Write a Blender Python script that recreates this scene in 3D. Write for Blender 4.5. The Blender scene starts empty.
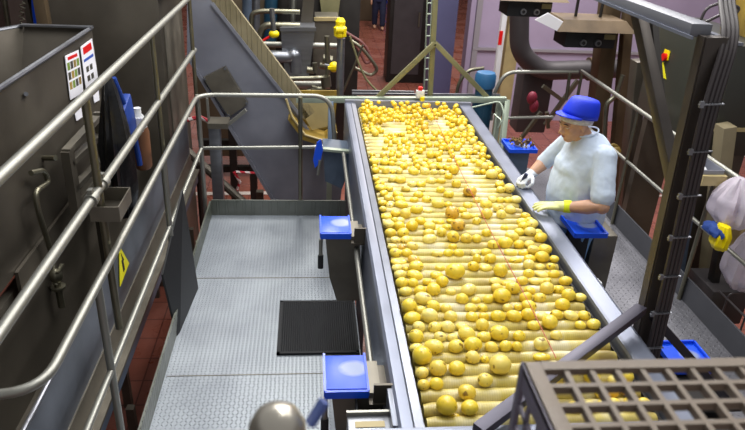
import bpy, bmesh, math, random
from mathutils import Vector, Matrix, Euler
PI=math.pi; V=Vector
random.seed(7)
sc=bpy.context.scene; COL=sc.collection
# ---------------------------------------------------------------- camera
FPX=659.64; YAW=math.radians(6.321); PIT=math.radians(26.362); ROLL=math.radians(-3.060); CAM=V((0,0,2.7))
_f=V((math.sin(YAW)*math.cos(PIT),math.cos(YAW)*math.cos(PIT),-math.sin(PIT)))
_r=V((math.cos(YAW),-math.sin(YAW),0)); _d=_f.cross(_r)
_r2=_r*math.cos(ROLL)+_d*math.sin(ROLL); _d2=-_r*math.sin(ROLL)+_d*math.cos(ROLL)
cd=bpy.data.cameras.new('camera'); cam=bpy.data.objects.new('camera',cd); COL.objects.link(cam)
cd.sensor_width=36; cd.lens=36*FPX/745; cd.clip_start=.05; cd.clip_end=100
M=Matrix((_r2,-_d2,-_f)).transposed().to_4x4(); M.translation=CAM; cam.matrix_world=M
cd.dof.use_dof=True; cd.dof.focus_distance=3.8; cd.dof.aperture_fstop=4.5
sc.camera=cam
sc.view_settings.view_transform='Standard'; sc.view_settings.look='None'; sc.view_settings.gamma=1
sc.view_settings.exposure=-0.07; sc.view_settings.use_curve_mapping=False
# ---------------------------------------------------------------- world and hall lamps
w=bpy.data.worlds.new('hall'); sc.world=w; w.use_nodes=True
w.node_tree.nodes['Background'].inputs[0].default_value=(.90,.89,.90,1); w.node_tree.nodes['Background'].inputs[1].default_value=.46
def area(name,loc,sx,sy,power,col=(1,.98,.94),rot=(0,0,0)):
    l=bpy.data.lights.new(name,'AREA'); l.shape='RECTANGLE'; l.size=sx; l.size_y=sy; l.energy=power; l.color=col
    o=bpy.data.objects.new(name,l); o.location=loc; o.rotation_euler=rot; COL.objects.link(o); return o
area('table_lamp',(.95,2.6,4.6),.5,2.2,62); area('table_lamp',(.95,5.0,4.6),.5,2.2,68)
area('platform_lamp',(-.2,4.2,5.2),.5,2.4,58,(.9,.95,1)); area('aisle_fill',(-.95,5.2,5.2),.4,2.4,45,(1,.95,.9)); area('walkway_lamp',(2.9,3.4,5.2),.5,2.4,45)  # the aisle light is an added fill brightening the red floor strip
area('hall_lamp',(3.6,8.3,5.5),.6,3,430,(1,.96,.95)); area('hall_lamp',(.0,8.2,5.5),.6,3,230,(1,.97,.9)); area('corridor_lamp',(2.5,16,6),1,5,420,(1,.9,.82))
# ---------------------------------------------------------------- helpers
def ray(x,y): return _r2*((x-372.5)/FPX)+_d2*((y-215)/FPX)+_f
def AZ(x,y,z): d=ray(x,y); return CAM+d*((z-CAM.z)/d.z)
def AY(x,y,Y): d=ray(x,y); return CAM+d*((Y-CAM.y)/d.y)
def AX(x,y,X): d=ray(x,y); return CAM+d*((X-CAM.x)/d.x)
def depth(p): return (p-CAM).dot(_f)
def lin(h):
    h=h.lstrip('#'); c=[int(h[i:i+2],16)/255 for i in (0,2,4)]
    return tuple(x/12.92 if x<=.04045 else ((x+.055)/1.055)**2.4 for x in c)+(1,)
def mat(name,col,rough=.5,metal=0,bump=0,bscale=40,var=0,vscale=6,coat=0,alpha=1,trans=0,stretch=None,col2=None):
    m=bpy.data.materials.new(name); m.use_nodes=True; nt=m.node_tree; b=nt.nodes['Principled BSDF']
    c=lin(col); b.inputs['Base Color'].default_value=c; b.inputs['Roughness'].default_value=rough; b.inputs['Metallic'].default_value=metal
    b.inputs['Coat Weight'].default_value=coat; b.inputs['Coat Roughness'].default_value=.15
    b.inputs['Alpha'].default_value=alpha; b.inputs['Transmission Weight'].default_value=trans
    tc=nt.nodes.new('ShaderNodeTexCoord'); mp=nt.nodes.new('ShaderNodeMapping'); nt.links.new(tc.outputs['Object'],mp.inputs[0])
    if stretch: mp.inputs['Scale'].default_value=stretch
    if var:
        n=nt.nodes.new('ShaderNodeTexNoise'); n.inputs['Scale'].default_value=vscale; n.inputs['Detail'].default_value=6; nt.links.new(mp.outputs[0],n.inputs[0])
        r=nt.nodes.new('ShaderNodeValToRGB'); r.color_ramp.elements[0].position=.32; r.color_ramp.elements[1].position=.68
        c2=lin(col2) if col2 else tuple(x*(1-var) for x in c[:3])+(1,)
        r.color_ramp.elements[0].color=c2; r.color_ramp.elements[1].color=c
        nt.links.new(n.outputs[0],r.inputs[0]); nt.links.new(r.outputs[0],b.inputs['Base Color'])
        mr=nt.nodes.new('ShaderNodeMapRange'); mr.inputs[3].default_value=max(.05,rough-.12); mr.inputs[4].default_value=min(1,rough+.12)
        nt.links.new(n.outputs[0],mr.inputs[0]); nt.links.new(mr.outputs[0],b.inputs['Roughness'])
    if bump:
        n=nt.nodes.new('ShaderNodeTexNoise'); n.inputs['Scale'].default_value=bscale; n.inputs['Detail'].default_value=4; nt.links.new(mp.outputs[0],n.inputs[0])
        bp=nt.nodes.new('ShaderNodeBump'); bp.inputs['Strength'].default_value=bump; bp.inputs['Distance'].default_value=.01
        nt.links.new(n.outputs[0],bp.inputs['Height']); nt.links.new(bp.outputs[0],b.inputs['Normal'])
    return m
class N:
    def __init__(s,m): s.t=m.node_tree
    def new(s,t,**k):
        n=s.t.nodes.new(t)
        for a,b in k.items(): setattr(n,a,b)
        return n
    def ln(s,a,b): s.t.links.new(a,b)
    def m(s,op,a,b=None,c=None):
        n=s.t.nodes.new('ShaderNodeMath'); n.operation=op
        for i,x in enumerate((a,b,c)):
            if x is None: continue
            if isinstance(x,(int,float)): n.inputs[i].default_value=x
            else: s.ln(x,n.inputs[i])
        return n.outputs[0]
def checker_plate(name,col,rough,metal,scale=26,dirt='#7d8894'):
    m=mat(name,col,rough,metal,var=.2,vscale=2.5,col2=dirt); k=N(m); b=m.node_tree.nodes['Principled BSDF']
    tc=k.new('ShaderNodeTexCoord'); sp=k.new('ShaderNodeSeparateXYZ'); k.ln(tc.outputs['Object'],sp.inputs[0])
    u=k.m('MULTIPLY',sp.outputs[0],scale); v=k.m('MULTIPLY',sp.outputs[1],scale)
    par=k.m('MODULO',k.m('ABSOLUTE',k.m('ADD',k.m('FLOOR',u),k.m('FLOOR',v))),2)
    fu=k.m('SUBTRACT',k.m('FRACT',u),.5); fv=k.m('SUBTRACT',k.m('FRACT',v),.5)
    s=k.m('SUBTRACT',k.m('MULTIPLY',k.m('GREATER_THAN',par,.5),2),1)
    a=k.m('ADD',fu,k.m('MULTIPLY',fv,s)); c=k.m('SUBTRACT',fu,k.m('MULTIPLY',fv,s))
    d=k.m('ADD',k.m('POWER',k.m('DIVIDE',a,.62),2),k.m('POWER',k.m('DIVIDE',c,.2),2))
    h=k.m('SUBTRACT',1,k.m('MINIMUM',d,1))
    bp=k.new('ShaderNodeBump'); bp.inputs['Strength'].default_value=.9; bp.inputs['Distance'].default_value=.006
    k.ln(h,bp.inputs['Height']); k.ln(bp.outputs[0],b.inputs['Normal']); return m
S={}
S['steel']=mat('brushed stainless steel','#8f9299',.38,.85,var=.25,vscale=3,stretch=(1,1,6))
S['steel_d']=mat('dull stained stainless steel','#655f55',.42,.5,var=.45,vscale=1.8,bump=.1,bscale=8)
S['steel_w']=mat('water-stained stainless','#7c776c',.45,.6,var=.35,vscale=5)
S['tube']=mat('polished steel tube','#96968f',.48,.8)
S['tube_o']=mat('aged steel tube','#83806f',.35,.85,var=.2,vscale=8)
S['dark']=mat('dark greasy steel','#2d2a28',.5,.4,var=.4,vscale=4)
S['black']=mat('black rubber','#15171c',.7,0,bump=.2,bscale=60)
S['navy']=mat('dark navy rubber sheet','#07090d',.6,0)
S['rail']=mat('pale grey stainless','#7d8394',.36,.45,var=.12,vscale=5)
S['railb']=mat('bright worn stainless','#777c88',.35,.5,var=.1,vscale=9)
S['bluegrey']=mat('blue-grey painted steel','#64748a',.4,.3,var=.3,vscale=3,col2='#4c5868')
S['trough']=mat('trough side steel','#6c727c',.4,.35,var=.35,vscale=3,col2='#4d525a')
S['slate']=mat('slate coloured sheet steel','#8b8e9a',.42,.2,var=.3,vscale=2,col2='#70727e')
S['blue']=mat('blue plastic','#0a4fe0',.35,0,coat=.2)
S['bluecap']=mat('blue cap shell','#0432dc',.6,0,bump=.05,bscale=80)
S['teal']=mat('blue motor paint','#1f465e',.45,.1,var=.3,vscale=9)
S['yellow']=mat('yellow plastic','#f0d800',.4)
S['safety']=mat('warning yellow','#e8e022',.5)
S['red']=mat('red plastic','#d81414',.35)
S['white']=mat('white plastic','#dcdfe2',.5)
S['paper']=mat('white paper','#e6e6ee',.7)
S['cream']=mat('cream painted steel','#b9a878',.55,0,var=.25,vscale=4)
S['olive']=mat('olive grey steel','#8a8762',.5,.3,var=.25,vscale=6)
S['pale']=mat('pale green-grey steel','#a9b5a4',.4,.4,var=.2,vscale=8)
S['brown']=mat('brown box steel','#5d5140',.55,.2,var=.2,vscale=3)
S['yrust']=mat('yellow stained plastic','#a58a3a',.5,0,var=.4,vscale=5,col2='#6f5a26')
S['brownish']=mat('weathered brown column','#6b5a44',.5,.35,var=.45,vscale=5,stretch=(1,1,.3))
S['duct']=mat('dark grey duct','#4a4648',.5,.4,var=.2,vscale=5)
S['wall']=mat('mauve wall panel','#a698b2',.55,0,var=.12,vscale=2)
S['wallblue']=mat('blue violet pillar','#57597f',.55,0,var=.15,vscale=2)
S['darkwall']=mat('dark hall wall','#3a302c',.8,0,var=.3,vscale=2)
S['skin']=mat('skin','#c99c80',.5,0,bump=.1,bscale=60,var=.12,vscale=14)
S['shirt']=mat('pale blue-white cotton','#c9d8ec',.85,0,bump=.35,bscale=14)
S['jeans']=mat('light blue cloth','#6f97c4',.85,0,bump=.2,bscale=30)
S['glove']=mat('pale yellow rubber glove','#dcdf9a',.5,0,bump=.15,bscale=40)
S['glovew']=mat('white work glove','#d5dae0',.7,0,bump=.25,bscale=60)
S['cuff']=mat('fluorescent yellow cuff','#e2ee1a',.6)
S['net']=mat('white hair net','#d9d6dc',.85,0,bump=.8,bscale=90,var=.25,vscale=40)
S['hair']=mat('brown hair','#3a241a',.7)
S['lip']=mat('lips','#9c4f48',.5)
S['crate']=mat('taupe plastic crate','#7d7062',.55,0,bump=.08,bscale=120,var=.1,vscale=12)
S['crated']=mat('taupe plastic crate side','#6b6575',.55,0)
S['bag']=mat('thin white plastic bag','#cfc6d4',.35,0,bump=.6,bscale=14,alpha=.72)
S['creamd']=mat('dull cream steel','#8a7f64',.6,0,var=.25,vscale=4)
S['trash']=mat('black bin bag','#131417',.3,0,bump=.8,bscale=14)
S['cable']=mat('black cable','#3b3638',.45)
S['cord']=mat('red cord','#a8281c',.5)
S['peel']=mat('potato peel','#8a6a2c',.6,0,var=.5,vscale=30,col2='#4a3216')
S['amber']=mat('orange liquid bottle','#7a5238',.5)
S['tiletape']=mat('white floor line','#c9bcb4',.5)
def stripe(name,a,b,sc_,dirx=(1,0,1)):
    m=mat(name,a,.5); k=N(m); bs=m.node_tree.nodes['Principled BSDF']; tc=k.new('ShaderNodeTexCoord'); sp=k.new('ShaderNodeSeparateXYZ'); k.ln(tc.outputs['Object'],sp.inputs[0])
    t=k.m('ADD',k.m('ADD',k.m('MULTIPLY',sp.outputs[0],dirx[0]),k.m('MULTIPLY',sp.outputs[1],dirx[1])),k.m('MULTIPLY',sp.outputs[2],dirx[2]))
    g=k.m('GREATER_THAN',k.m('FRACT',k.m('MULTIPLY',t,sc_)),.5); mx=k.new('ShaderNodeMix',data_type='RGBA'); k.ln(g,mx.inputs[0])
    mx.inputs[6].default_value=lin(a); mx.inputs[7].default_value=lin(b); k.ln(mx.outputs[2],bs.inputs['Base Color']); return m
S['tape']=stripe('red and white barrier tape','#c2283a','#e6dcdc',9)
S['smudge']=mat('blue plastic with dried starch','#0a4fe0',.35,0)
def smudge():
    m=S['smudge']; k=N(m); b=m.node_tree.nodes['Principled BSDF']; tc=k.new('ShaderNodeTexCoord'); n=k.new('ShaderNodeTexNoise'); n.inputs['Scale'].default_value=14; n.inputs['Detail'].default_value=5
    mp=k.new('ShaderNodeMapping'); mp.inputs['Scale'].default_value=(1,2.2,1); k.ln(tc.outputs['Object'],mp.inputs[0]); k.ln(mp.outputs[0],n.inputs[0])
    sp=k.new('ShaderNodeSeparateXYZ'); k.ln(tc.outputs['Object'],sp.inputs[0])
    d=k.m('ADD',k.m('POWER',k.m('DIVIDE',k.m('SUBTRACT',sp.outputs[0],.035),.06),2),k.m('POWER',k.m('DIVIDE',k.m('SUBTRACT',sp.outputs[1],.02),.05),2))
    g=k.m('MULTIPLY',k.m('SUBTRACT',1.25,k.m('MINIMUM',d,1.25)),k.m('MULTIPLY',n.outputs[0],1.5)); g=k.m('MINIMUM',g,.6)
    mx=k.new('ShaderNodeMix',data_type='RGBA'); k.ln(g,mx.inputs[0]); mx.inputs[6].default_value=lin('#0a4fe0'); mx.inputs[7].default_value=lin('#a9b193'); k.ln(mx.outputs[2],b.inputs['Base Color'])
smudge()
S['deck']=checker_plate('checker plate','#9fa6ae',.42,.4,40,'#888f98')
S['kick']=checker_plate('stained checker plate','#7a7d78',.45,.45,26,'#55594f')
S['belt']=checker_plate('cleated belt edge','#9a9074',.6,.1,22,'#6d6448')
S['deck2']=checker_plate('grey grating plate','#85858c',.45,.35,26,'#6d6d74')
S['gantry']=mat('grey-brown gantry steel','#4f4945',.45,.45,var=.3,vscale=5)
S['matt']=mat('black ribbed rubber','#14161b',.65)
def ribs():
    m=S['matt']; k=N(m); b=m.node_tree.nodes['Principled BSDF']; tc=k.new('ShaderNodeTexCoord'); wv=k.new('ShaderNodeTexWave'); wv.inputs['Scale'].default_value=22; k.ln(tc.outputs['Object'],wv.inputs[0])
    bp=k.new('ShaderNodeBump'); bp.inputs['Strength'].default_value=.8; bp.inputs['Distance'].default_value=.005; k.ln(wv.outputs[1],bp.inputs['Height']); k.ln(bp.outputs[0],b.inputs['Normal'])
ribs()
def floor_mat():
    m=mat('wet red tile floor','#7d3a2c',.25,0); k=N(m); b=m.node_tree.nodes['Principled BSDF']; tc=k.new('ShaderNodeTexCoord')
    br=k.new('ShaderNodeTexBrick'); br.offset=0; br.inputs['Scale'].default_value=1; br.inputs['Brick Width'].default_value=.3; br.inputs['Row Height'].default_value=.3; br.inputs['Mortar Size'].default_value=.006
    br.inputs['Color1'].default_value=lin('#9c5c4c'); br.inputs['Color2'].default_value=lin('#905344'); br.inputs['Mortar'].default_value=lin('#5a2d27'); k.ln(tc.outputs['Object'],br.inputs[0])
    n=k.new('ShaderNodeTexNoise'); n.inputs['Scale'].default_value=2.2; n.inputs['Detail'].default_value=6; k.ln(tc.outputs['Object'],n.inputs[0])
    mx=k.new('ShaderNodeMix',data_type='RGBA'); mx.inputs[0].default_value=.0; k.ln(k.m('MULTIPLY',n.outputs[0],.45),mx.inputs[0]); k.ln(br.outputs[0],mx.inputs[6]); mx.inputs[7].default_value=lin('#4e322c'); k.ln(mx.outputs[2],b.inputs['Base Color'])
    mr=k.new('ShaderNodeMapRange'); mr.inputs[1].default_value=.4; mr.inputs[2].default_value=.6; mr.inputs[3].default_value=.12; mr.inputs[4].default_value=.5; k.ln(n.outputs[0],mr.inputs[0]); k.ln(mr.outputs[0],b.inputs['Roughness'])
    n2=k.new('ShaderNodeTexNoise'); n2.inputs['Scale'].default_value=9; k.ln(tc.outputs['Object'],n2.inputs[0]); bp=k.new('ShaderNodeBump'); bp.inputs['Strength'].default_value=.25; bp.inputs['Distance'].default_value=.02; k.ln(n2.outputs[0],bp.inputs['Height']); k.ln(bp.outputs[0],b.inputs['Normal'])
    return m
S['floor']=floor_mat()
def roller_mat():
    m=mat('ribbed cream roller','#d9cf8c',.38,0,coat=.12); k=N(m); b=m.node_tree.nodes['Principled BSDF']; tc=k.new('ShaderNodeTexCoord')
    wv=k.new('ShaderNodeTexWave'); wv.inputs['Scale'].default_value=32; k.ln(tc.outputs['Object'],wv.inputs[0])
    n=k.new('ShaderNodeTexNoise'); n.inputs['Scale'].default_value=5; n.inputs['Detail'].default_value=4; k.ln(tc.outputs['Object'],n.inputs[0])
    r=k.new('ShaderNodeValToRGB'); e=r.color_ramp.elements; e[0].position=.36; e[0].color=lin('#a89450'); e[1].position=.62; e[1].color=lin('#d6cda6'); x=r.color_ramp.elements.new(.5); x.color=lin('#c9b960')
    k.ln(n.outputs[0],r.inputs[0])
    mx=k.new('ShaderNodeMix',data_type='RGBA',blend_type='MULTIPLY'); k.ln(k.m('MULTIPLY',wv.outputs[1],.16),mx.inputs[0]); k.ln(r.outputs[0],mx.inputs[6]); mx.inputs[7].default_value=lin('#8e7434'); k.ln(mx.outputs[2],b.inputs['Base Color'])
    bp=k.new('ShaderNodeBump'); bp.inputs['Strength'].default_value=.15; bp.inputs['Distance'].default_value=.002; k.ln(wv.outputs[1],bp.inputs['Height']); k.ln(bp.outputs[0],b.inputs['Normal']); return m
S['roller']=roller_mat()
def potato_mat(name,cols,spots=.635):
    m=mat(name,cols[0],.33,0,coat=.3); k=N(m); b=m.node_tree.nodes['Principled BSDF']; tc=k.new('ShaderNodeTexCoord'); oi=k.new('ShaderNodeObjectInfo')
    r=k.new('ShaderNodeValToRGB'); e=r.color_ramp.elements; e[0].color=lin(cols[0]); e[1].color=lin(cols[-1])
    for i,c in enumerate(cols[1:-1]): x=e.new((i+1)/(len(cols)-1)); x.color=lin(c)
    k.ln(oi.outputs['Random'],r.inputs[0])
    add=k.new('ShaderNodeVectorMath',operation='ADD'); sc2=k.new('ShaderNodeVectorMath',operation='SCALE'); sc2.inputs[0].default_value=(37,91,53); k.ln(oi.outputs['Random'],sc2.inputs[3]); k.ln(tc.outputs['Object'],add.inputs[0]); k.ln(sc2.outputs[0],add.inputs[1])
    n=k.new('ShaderNodeTexNoise'); n.inputs['Scale'].default_value=42; n.inputs['Detail'].default_value=2; k.ln(add.outputs[0],n.inputs[0])
    g=k.new('ShaderNodeMapRange'); g.inputs[1].default_value=spots; g.inputs[2].default_value=spots+.07; g.inputs[4].default_value=.85; k.ln(n.outputs[0],g.inputs[0])
    n2=k.new('ShaderNodeTexNoise'); n2.inputs['Scale'].default_value=14; k.ln(add.outputs[0],n2.inputs[0])
    m1=k.new('ShaderNodeMix',data_type='RGBA'); k.ln(k.m('MULTIPLY',n2.outputs[0],.3),m1.inputs[0]); k.ln(r.outputs[0],m1.inputs[6]); m1.inputs[7].default_value=lin('#d8b42c')
    m2=k.new('ShaderNodeMix',data_type='RGBA'); k.ln(g.outputs[0],m2.inputs[0]); k.ln(m1.outputs[2],m2.inputs[6]); m2.inputs[7].default_value=lin('#6e4a14'); k.ln(m2.outputs[2],b.inputs['Base Color']); return m
S['potato']=potato_mat('washed yellow potato skin',['#e9cf38','#efd84e','#e6c528','#efe186','#ebd33c'])
S['potred']=potato_mat('reddish potato skin',['#dcae38','#e0b344'],.57)

class MB:
    def __init__(s): s.b=bmesh.new()
    def _x(s,vs,mt): bmesh.ops.transform(s.b,matrix=mt,verts=vs)
    def box(s,c,sz,rot=None,bev=0):
        r=bmesh.ops.create_cube(s.b,size=1); vs=r['verts']
        s._x(vs,Matrix.Diagonal((*sz,1)))
        if bev:
            es=list({e for v in vs for e in v.link_edges}); q=bmesh.ops.bevel(s.b,geom=es,offset=bev,segments=2,affect='EDGES',profile=.6); vs=list({v for f in q['faces'] for v in f.verts}|{v for v in vs if v.is_valid})
        R=(Euler(rot).to_matrix() if isinstance(rot,(tuple,list)) else rot) if rot is not None else Matrix.Identity(3)
        m=R.to_4x4(); m.translation=V(c); s._x(vs,m); return s
    def bar(s,a,b,w,h,up=(0,0,1),bev=0):
        a=V(a);b=V(b);d=(b-a); L=d.length; d.normalize(); up=V(up)
        x=up.cross(d)
        if x.length<1e-4: x=V((1,0,0)).cross(d)
        x.normalize(); u=d.cross(x); R=Matrix((d,x,u)).transposed(); return s.box((a+b)/2,(L,w,h),R,bev)
    def tube(s,pts,r,seg=10,rr=None,cap=True,closed=False):
        pts=[V(p) for p in pts]; n=len(pts); rings=[]; prev=None
        for i,p in enumerate(pts):
            if closed: d=pts[(i+1)%n]-pts[i-1]
            else: d=(pts[min(i+1,n-1)]-pts[max(i-1,0)])
            d.normalize()
            if prev is None:
                a=V((0,0,1)) if abs(d.z)<.9 else V((1,0,0)); x=d.cross(a).normalized()
            else: x=(prev-d*prev.dot(d)).normalized()
            prev=x; y=d.cross(x); q=rr[i] if rr else r
            k=1
            if 0<i<n-1 or closed:
                d1=(pts[i]-pts[i-1]).normalized(); c=max(.5,d1.dot(d)); k=1/c if c<1 else 1; k=min(k,1.4)
            rings.append([s.b.verts.new(p+(x*math.cos(2*PI*j/seg)+y*math.sin(2*PI*j/seg))*q) for j in range(seg)])
        m=n if closed else n-1
        for i in range(m):
            A=rings[i];B=rings[(i+1)%n]
            for j in range(seg): s.b.faces.new((A[j],A[(j+1)%seg],B[(j+1)%seg],B[j]))
        if cap and not closed: s.b.faces.new(rings[0][::-1]); s.b.faces.new(rings[-1])
        return s
    def loft(s,rings,cap=True):
        R=[[s.b.verts.new(V(p)) for p in r] for r in rings]; n=len(R[0])
        for A,B in zip(R,R[1:]):
            for j in range(n): s.b.faces.new((A[j],A[(j+1)%n],B[(j+1)%n],B[j]))
        if cap: s.b.faces.new(R[0][::-1]); s.b.faces.new(R[-1])
        return s
    def prism(s,poly,t):
        t=V(t); A=[s.b.verts.new(V(p)) for p in poly]; B=[s.b.verts.new(V(p)+t) for p in poly]; n=len(A)
        s.b.faces.new(A); s.b.faces.new(B[::-1])
        for j in range(n): s.b.faces.new((A[(j+1)%n],A[j],B[j],B[(j+1)%n]))
        return s
    def ell(s,c,r,rot=None,sub=3):
        q=bmesh.ops.create_icosphere(s.b,subdivisions=sub,radius=1)['verts']; s._x(q,Matrix.Diagonal((*r,1)))
        m=(Euler(rot).to_matrix() if isinstance(rot,(tuple,list)) else rot).to_4x4() if rot is not None else Matrix.Identity(4); m.translation=V(c); s._x(q,m); return s
    def caps(s,pts,rr,seg=12):
        pts=[V(p) for p in pts]; s.tube(pts,0,seg,rr)
        for p,r in zip(pts,rr): s.ell(p,(r,)*3,sub=2)
        return s
    def lathe(s,prof,o,seg=24,axis=(0,0,1),sx=1,sy=1):
        z=V(axis).normalized(); x=z.orthogonal().normalized() if abs(z.z)<.99 else V((1,0,0)); y=z.cross(x); o=V(o)
        return s.loft([[o+z*h+(x*math.cos(2*PI*j/seg)*sx+y*math.sin(2*PI*j/seg)*sy)*max(r,1e-4) for j in range(seg)] for r,h in prof])
def wloc(o):
    l=V((0,0,0))
    while o is not None: l+=o.location; o=o.parent
    return l
def obj(name,mb,m,parent=None,loc=None,ang=35,flat=False):
    b=mb.b; bmesh.ops.recalc_face_normals(b,faces=b.faces)
    base=wloc(parent) if parent else V((0,0,0))
    lo=V(loc) if loc is not None else None
    if lo is None and parent is None:
        xs=[v.co for v in b.verts]; lo=V(((min(v.x for v in xs)+max(v.x for v in xs))/2,(min(v.y for v in xs)+max(v.y for v in xs))/2,min(v.z for v in xs)))
    off=lo if lo is not None else base
    for v in b.verts: v.co-=off
    for f in b.faces: f.smooth=not flat
    ca=math.radians(ang)
    for e in b.edges:
        if len(e.link_faces)==2 and e.calc_face_angle(0)>ca: e.smooth=False
    me=bpy.data.meshes.new(name); b.to_mesh(me); b.free()
    for mm in (m if isinstance(m,(list,tuple)) else [m]): me.materials.append(S[mm] if isinstance(mm,str) else mm)
    o=bpy.data.objects.new(name,me); COL.objects.link(o)
    if parent: o.parent=parent
    o.location=off-base
    return o
def tag(o,label,cat=None,group=None,kind=None):
    if label: o['label']=label
    if cat: o['category']=cat
    if group: o['group']=group
    if kind: o['kind']=kind
    return o
def thing(name,label,cat,loc=(0,0,0),group=None):
    o=bpy.data.objects.new(name,None); o.empty_display_size=.1; COL.objects.link(o); o.location=loc; return tag(o,label,cat,group)
def solo(name,mb,m,label,cat,group=None): return tag(obj(name,mb,m),label,cat,group)
def struct(name,mb,m,parent=None,label=None):
    o=obj(name,mb,m,parent); o['kind']='structure'
    if label: o['label']=label
    return o
def fil(pts,r=.05,n=5):
    pts=[V(p) for p in pts]; out=[pts[0]]
    for i in range(1,len(pts)-1):
        p=pts[i]; a=pts[i-1]-p; b=pts[i+1]-p; k=min(r,a.length*.45,b.length*.45); A=p+a.normalized()*k; B=p+b.normalized()*k
        for j in range(n+1): t=j/n; out.append(A*(1-t)**2+p*2*t*(1-t)+B*t*t)
    out.append(pts[-1]); return out
def remesh(o,vox,smooth=2):
    m=o.modifiers.new('remesh','REMESH'); m.mode='VOXEL'; m.voxel_size=vox; m.use_smooth_shade=True
    s=o.modifiers.new('smooth','SMOOTH'); s.iterations=smooth; s.factor=.5
    dg=bpy.context.evaluated_depsgraph_get(); me=bpy.data.meshes.new_from_object(o.evaluated_get(dg)); o.modifiers.clear(); o.data=me
    for p in me.polygons: p.use_smooth=True
    return o
# ================================================================ THE SETTING
struct('floor',MB().box((1,13,-1.25),(26,36,.1)),'floor')
struct('trim_1',MB().prism([AZ(150,196,-1.198),AZ(330,194,-1.198),AZ(330,191,-1.198),AZ(150,193,-1.198)],(0,0,.006)),'tiletape',None,'white painted line across the red floor behind the platform')
struct('trim_2',MB().box((6.2,10.2,-1.197),(3.2,.05,.008)),'tiletape',None,'white painted line on the red floor beyond the right railing')
struct('trim_3',MB().box((5.6,8.5,-1.197),(3,.05,.008)),'tiletape',None,'nearer white painted line on the red floor beyond the right railing')
wb=struct('wall_back',MB().box((6.6,12.15,1.4),(7.4,.3,5.2)),'wall',None,'mauve panelled wall behind the worker')
p=AY(441,60,11.98); struct('panel_joint',MB().box((4.9,11.98,1.28),(3.6,.04,.07)).box((3.05,11.98,1.4),(.1,.05,5.2)).box((5.55,11.98,1.4),(.05,.04,5.2)).box((6.6,11.97,.15),(7.2,.04,.05)),mat('wall joint','#8f8a90',.6),wb)
struct('wall_rear',MB().box((1,30.2,1.4),(26,.3,5.4)),'darkwall',None,'dark end wall of the hall')
struct('wall_left',MB().box((-6.6,13,1.4),(.3,34,5.4)),'darkwall',None,'dark side wall beyond the hopper')
struct('wall_right',MB().box((10.4,13,1.4),(.3,34,5.4)),'darkwall',None,'dark side wall beyond the cabinet')
def colm(px0,px1,Y,depth_,z0=-1.2,z1=4,yy=50):
    a=AY(px0,yy,Y);b=AY(px1,yy,Y); return MB().box(((a.x+b.x)/2,Y+depth_/2,(z0+z1)/2),(abs(b.x-a.x),depth_,z1-z0),None,.01)
solo('wall_pier',colm(434,454,11,.8),'wallblue','blue-violet square pier standing behind the steel frame post','pier')
solo('steel_column',colm(504,517,9.6,.3,yy=60),'cream','cream steel column with white edges behind the blue motor','column')
struct('trim_4',colm(498,503,9.55,.1,yy=50),'white',None,'white strip with a red sign on the column')
solo('red_sign',MB().box(AY(500.5,38,9.45),(.05,.02,.2)),'red','small narrow red sign on the cream column','sign')
# far corridor
c=AY(412,25,14.5); t=thing('equipment_cabinet','dark tall equipment cabinet beside the corridor','cabinet',(c.x,14.5,-1.2))
obj('body',MB().box((c.x,14.8,.3),(1.0,.6,3.0),None,.02),'dark',t); obj('door',MB().box((c.x-.1,14.49,.3),(.62,.03,2.6)),'duct',t); obj('handle',MB().box((c.x+.14,14.46,.2),(.03,.04,.3)),'tube_o',t)
c=AY(350,10,22); solo('storage_unit',MB().box((c.x,22.3,-.3),(1.5,.6,1.8),None,.02),'brown','low dull storage unit at the far left of the corridor','cabinet')
c=AY(391,2,26); solo('blue_drum',MB().lathe([(.3,0),(.33,.05),(.33,.4),(.31,.42),(.33,.45),(.33,.9),(.3,.93)],(c.x,26,-1.2)),'blue','blue drum at the far end of the corridor','drum')
# walking person (only the legs are in the frame)
P=AZ(378,29,-1.2)
t=thing('person','person far down the corridor, walking, in dark blue work clothes','person',P)
mb=MB()
for sgn,dy in ((-1,.10),(1,-.14)):
    mb.caps([P+V((sgn*.1,0,.88)),P+V((sgn*.11,dy*.6-.03,.48)),P+V((sgn*.11,dy,.09))],[.1,.075,.055]); mb.ell(P+V((sgn*.11,dy-.06,.05)),(.05,.13,.05))
mb.loft([[P+V((rx*math.cos(a),ry*math.sin(a),z)) for a in [2*PI*j/16 for j in range(16)]] for z,rx,ry in ((.85,.18,.12),(1.0,.18,.13),(1.15,.16,.12),(1.35,.21,.13),(1.45,.15,.1),(1.5,.06,.06))])
mb.caps([P+V((0,0,1.48)),P+V((0,-.01,1.56))],[.055,.055]); mb.ell(P+V((0,-.01,1.66)),(.08,.1,.12))
for s_ in (-1,1): mb.caps([P+V((s_*.2,0,1.4)),P+V((s_*.25,.02,1.13)),P+V((s_*.25,-.1,.88))],[.055,.045,.035]); mb.ell(P+V((s_*.25,-.12,.8)),(.03,.04,.08))
remesh(tag(obj('body',mb,'skin',t),None),.02)
mb=MB()
for sgn,dy in ((-1,.10),(1,-.14)): mb.caps([P+V((sgn*.1,0,.88)),P+V((sgn*.11,dy*.6-.03,.48)),P+V((sgn*.11,dy,.16))],[.125,.1,.085])
remesh(obj('trousers',mb,mat('navy workwear','#1a2240',.8),t),.02)
mb=MB().loft([[P+V((rx*math.cos(a),ry*math.sin(a),z)) for a in [2*PI*j/16 for j in range(16)]] for z,rx,ry in ((.82,.2,.15),(1.0,.2,.15),(1.35,.23,.15),(1.46,.12,.1))])
for s_ in (-1,1): mb.caps([P+V((s_*.2,0,1.4)),P+V((s_*.25,.02,1.13)),P+V((s_*.25,-.09,.92))],[.075,.06,.05])
remesh(obj('jacket',mb,mat('navy jacket','#1c2547',.8),t),.02)
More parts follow.
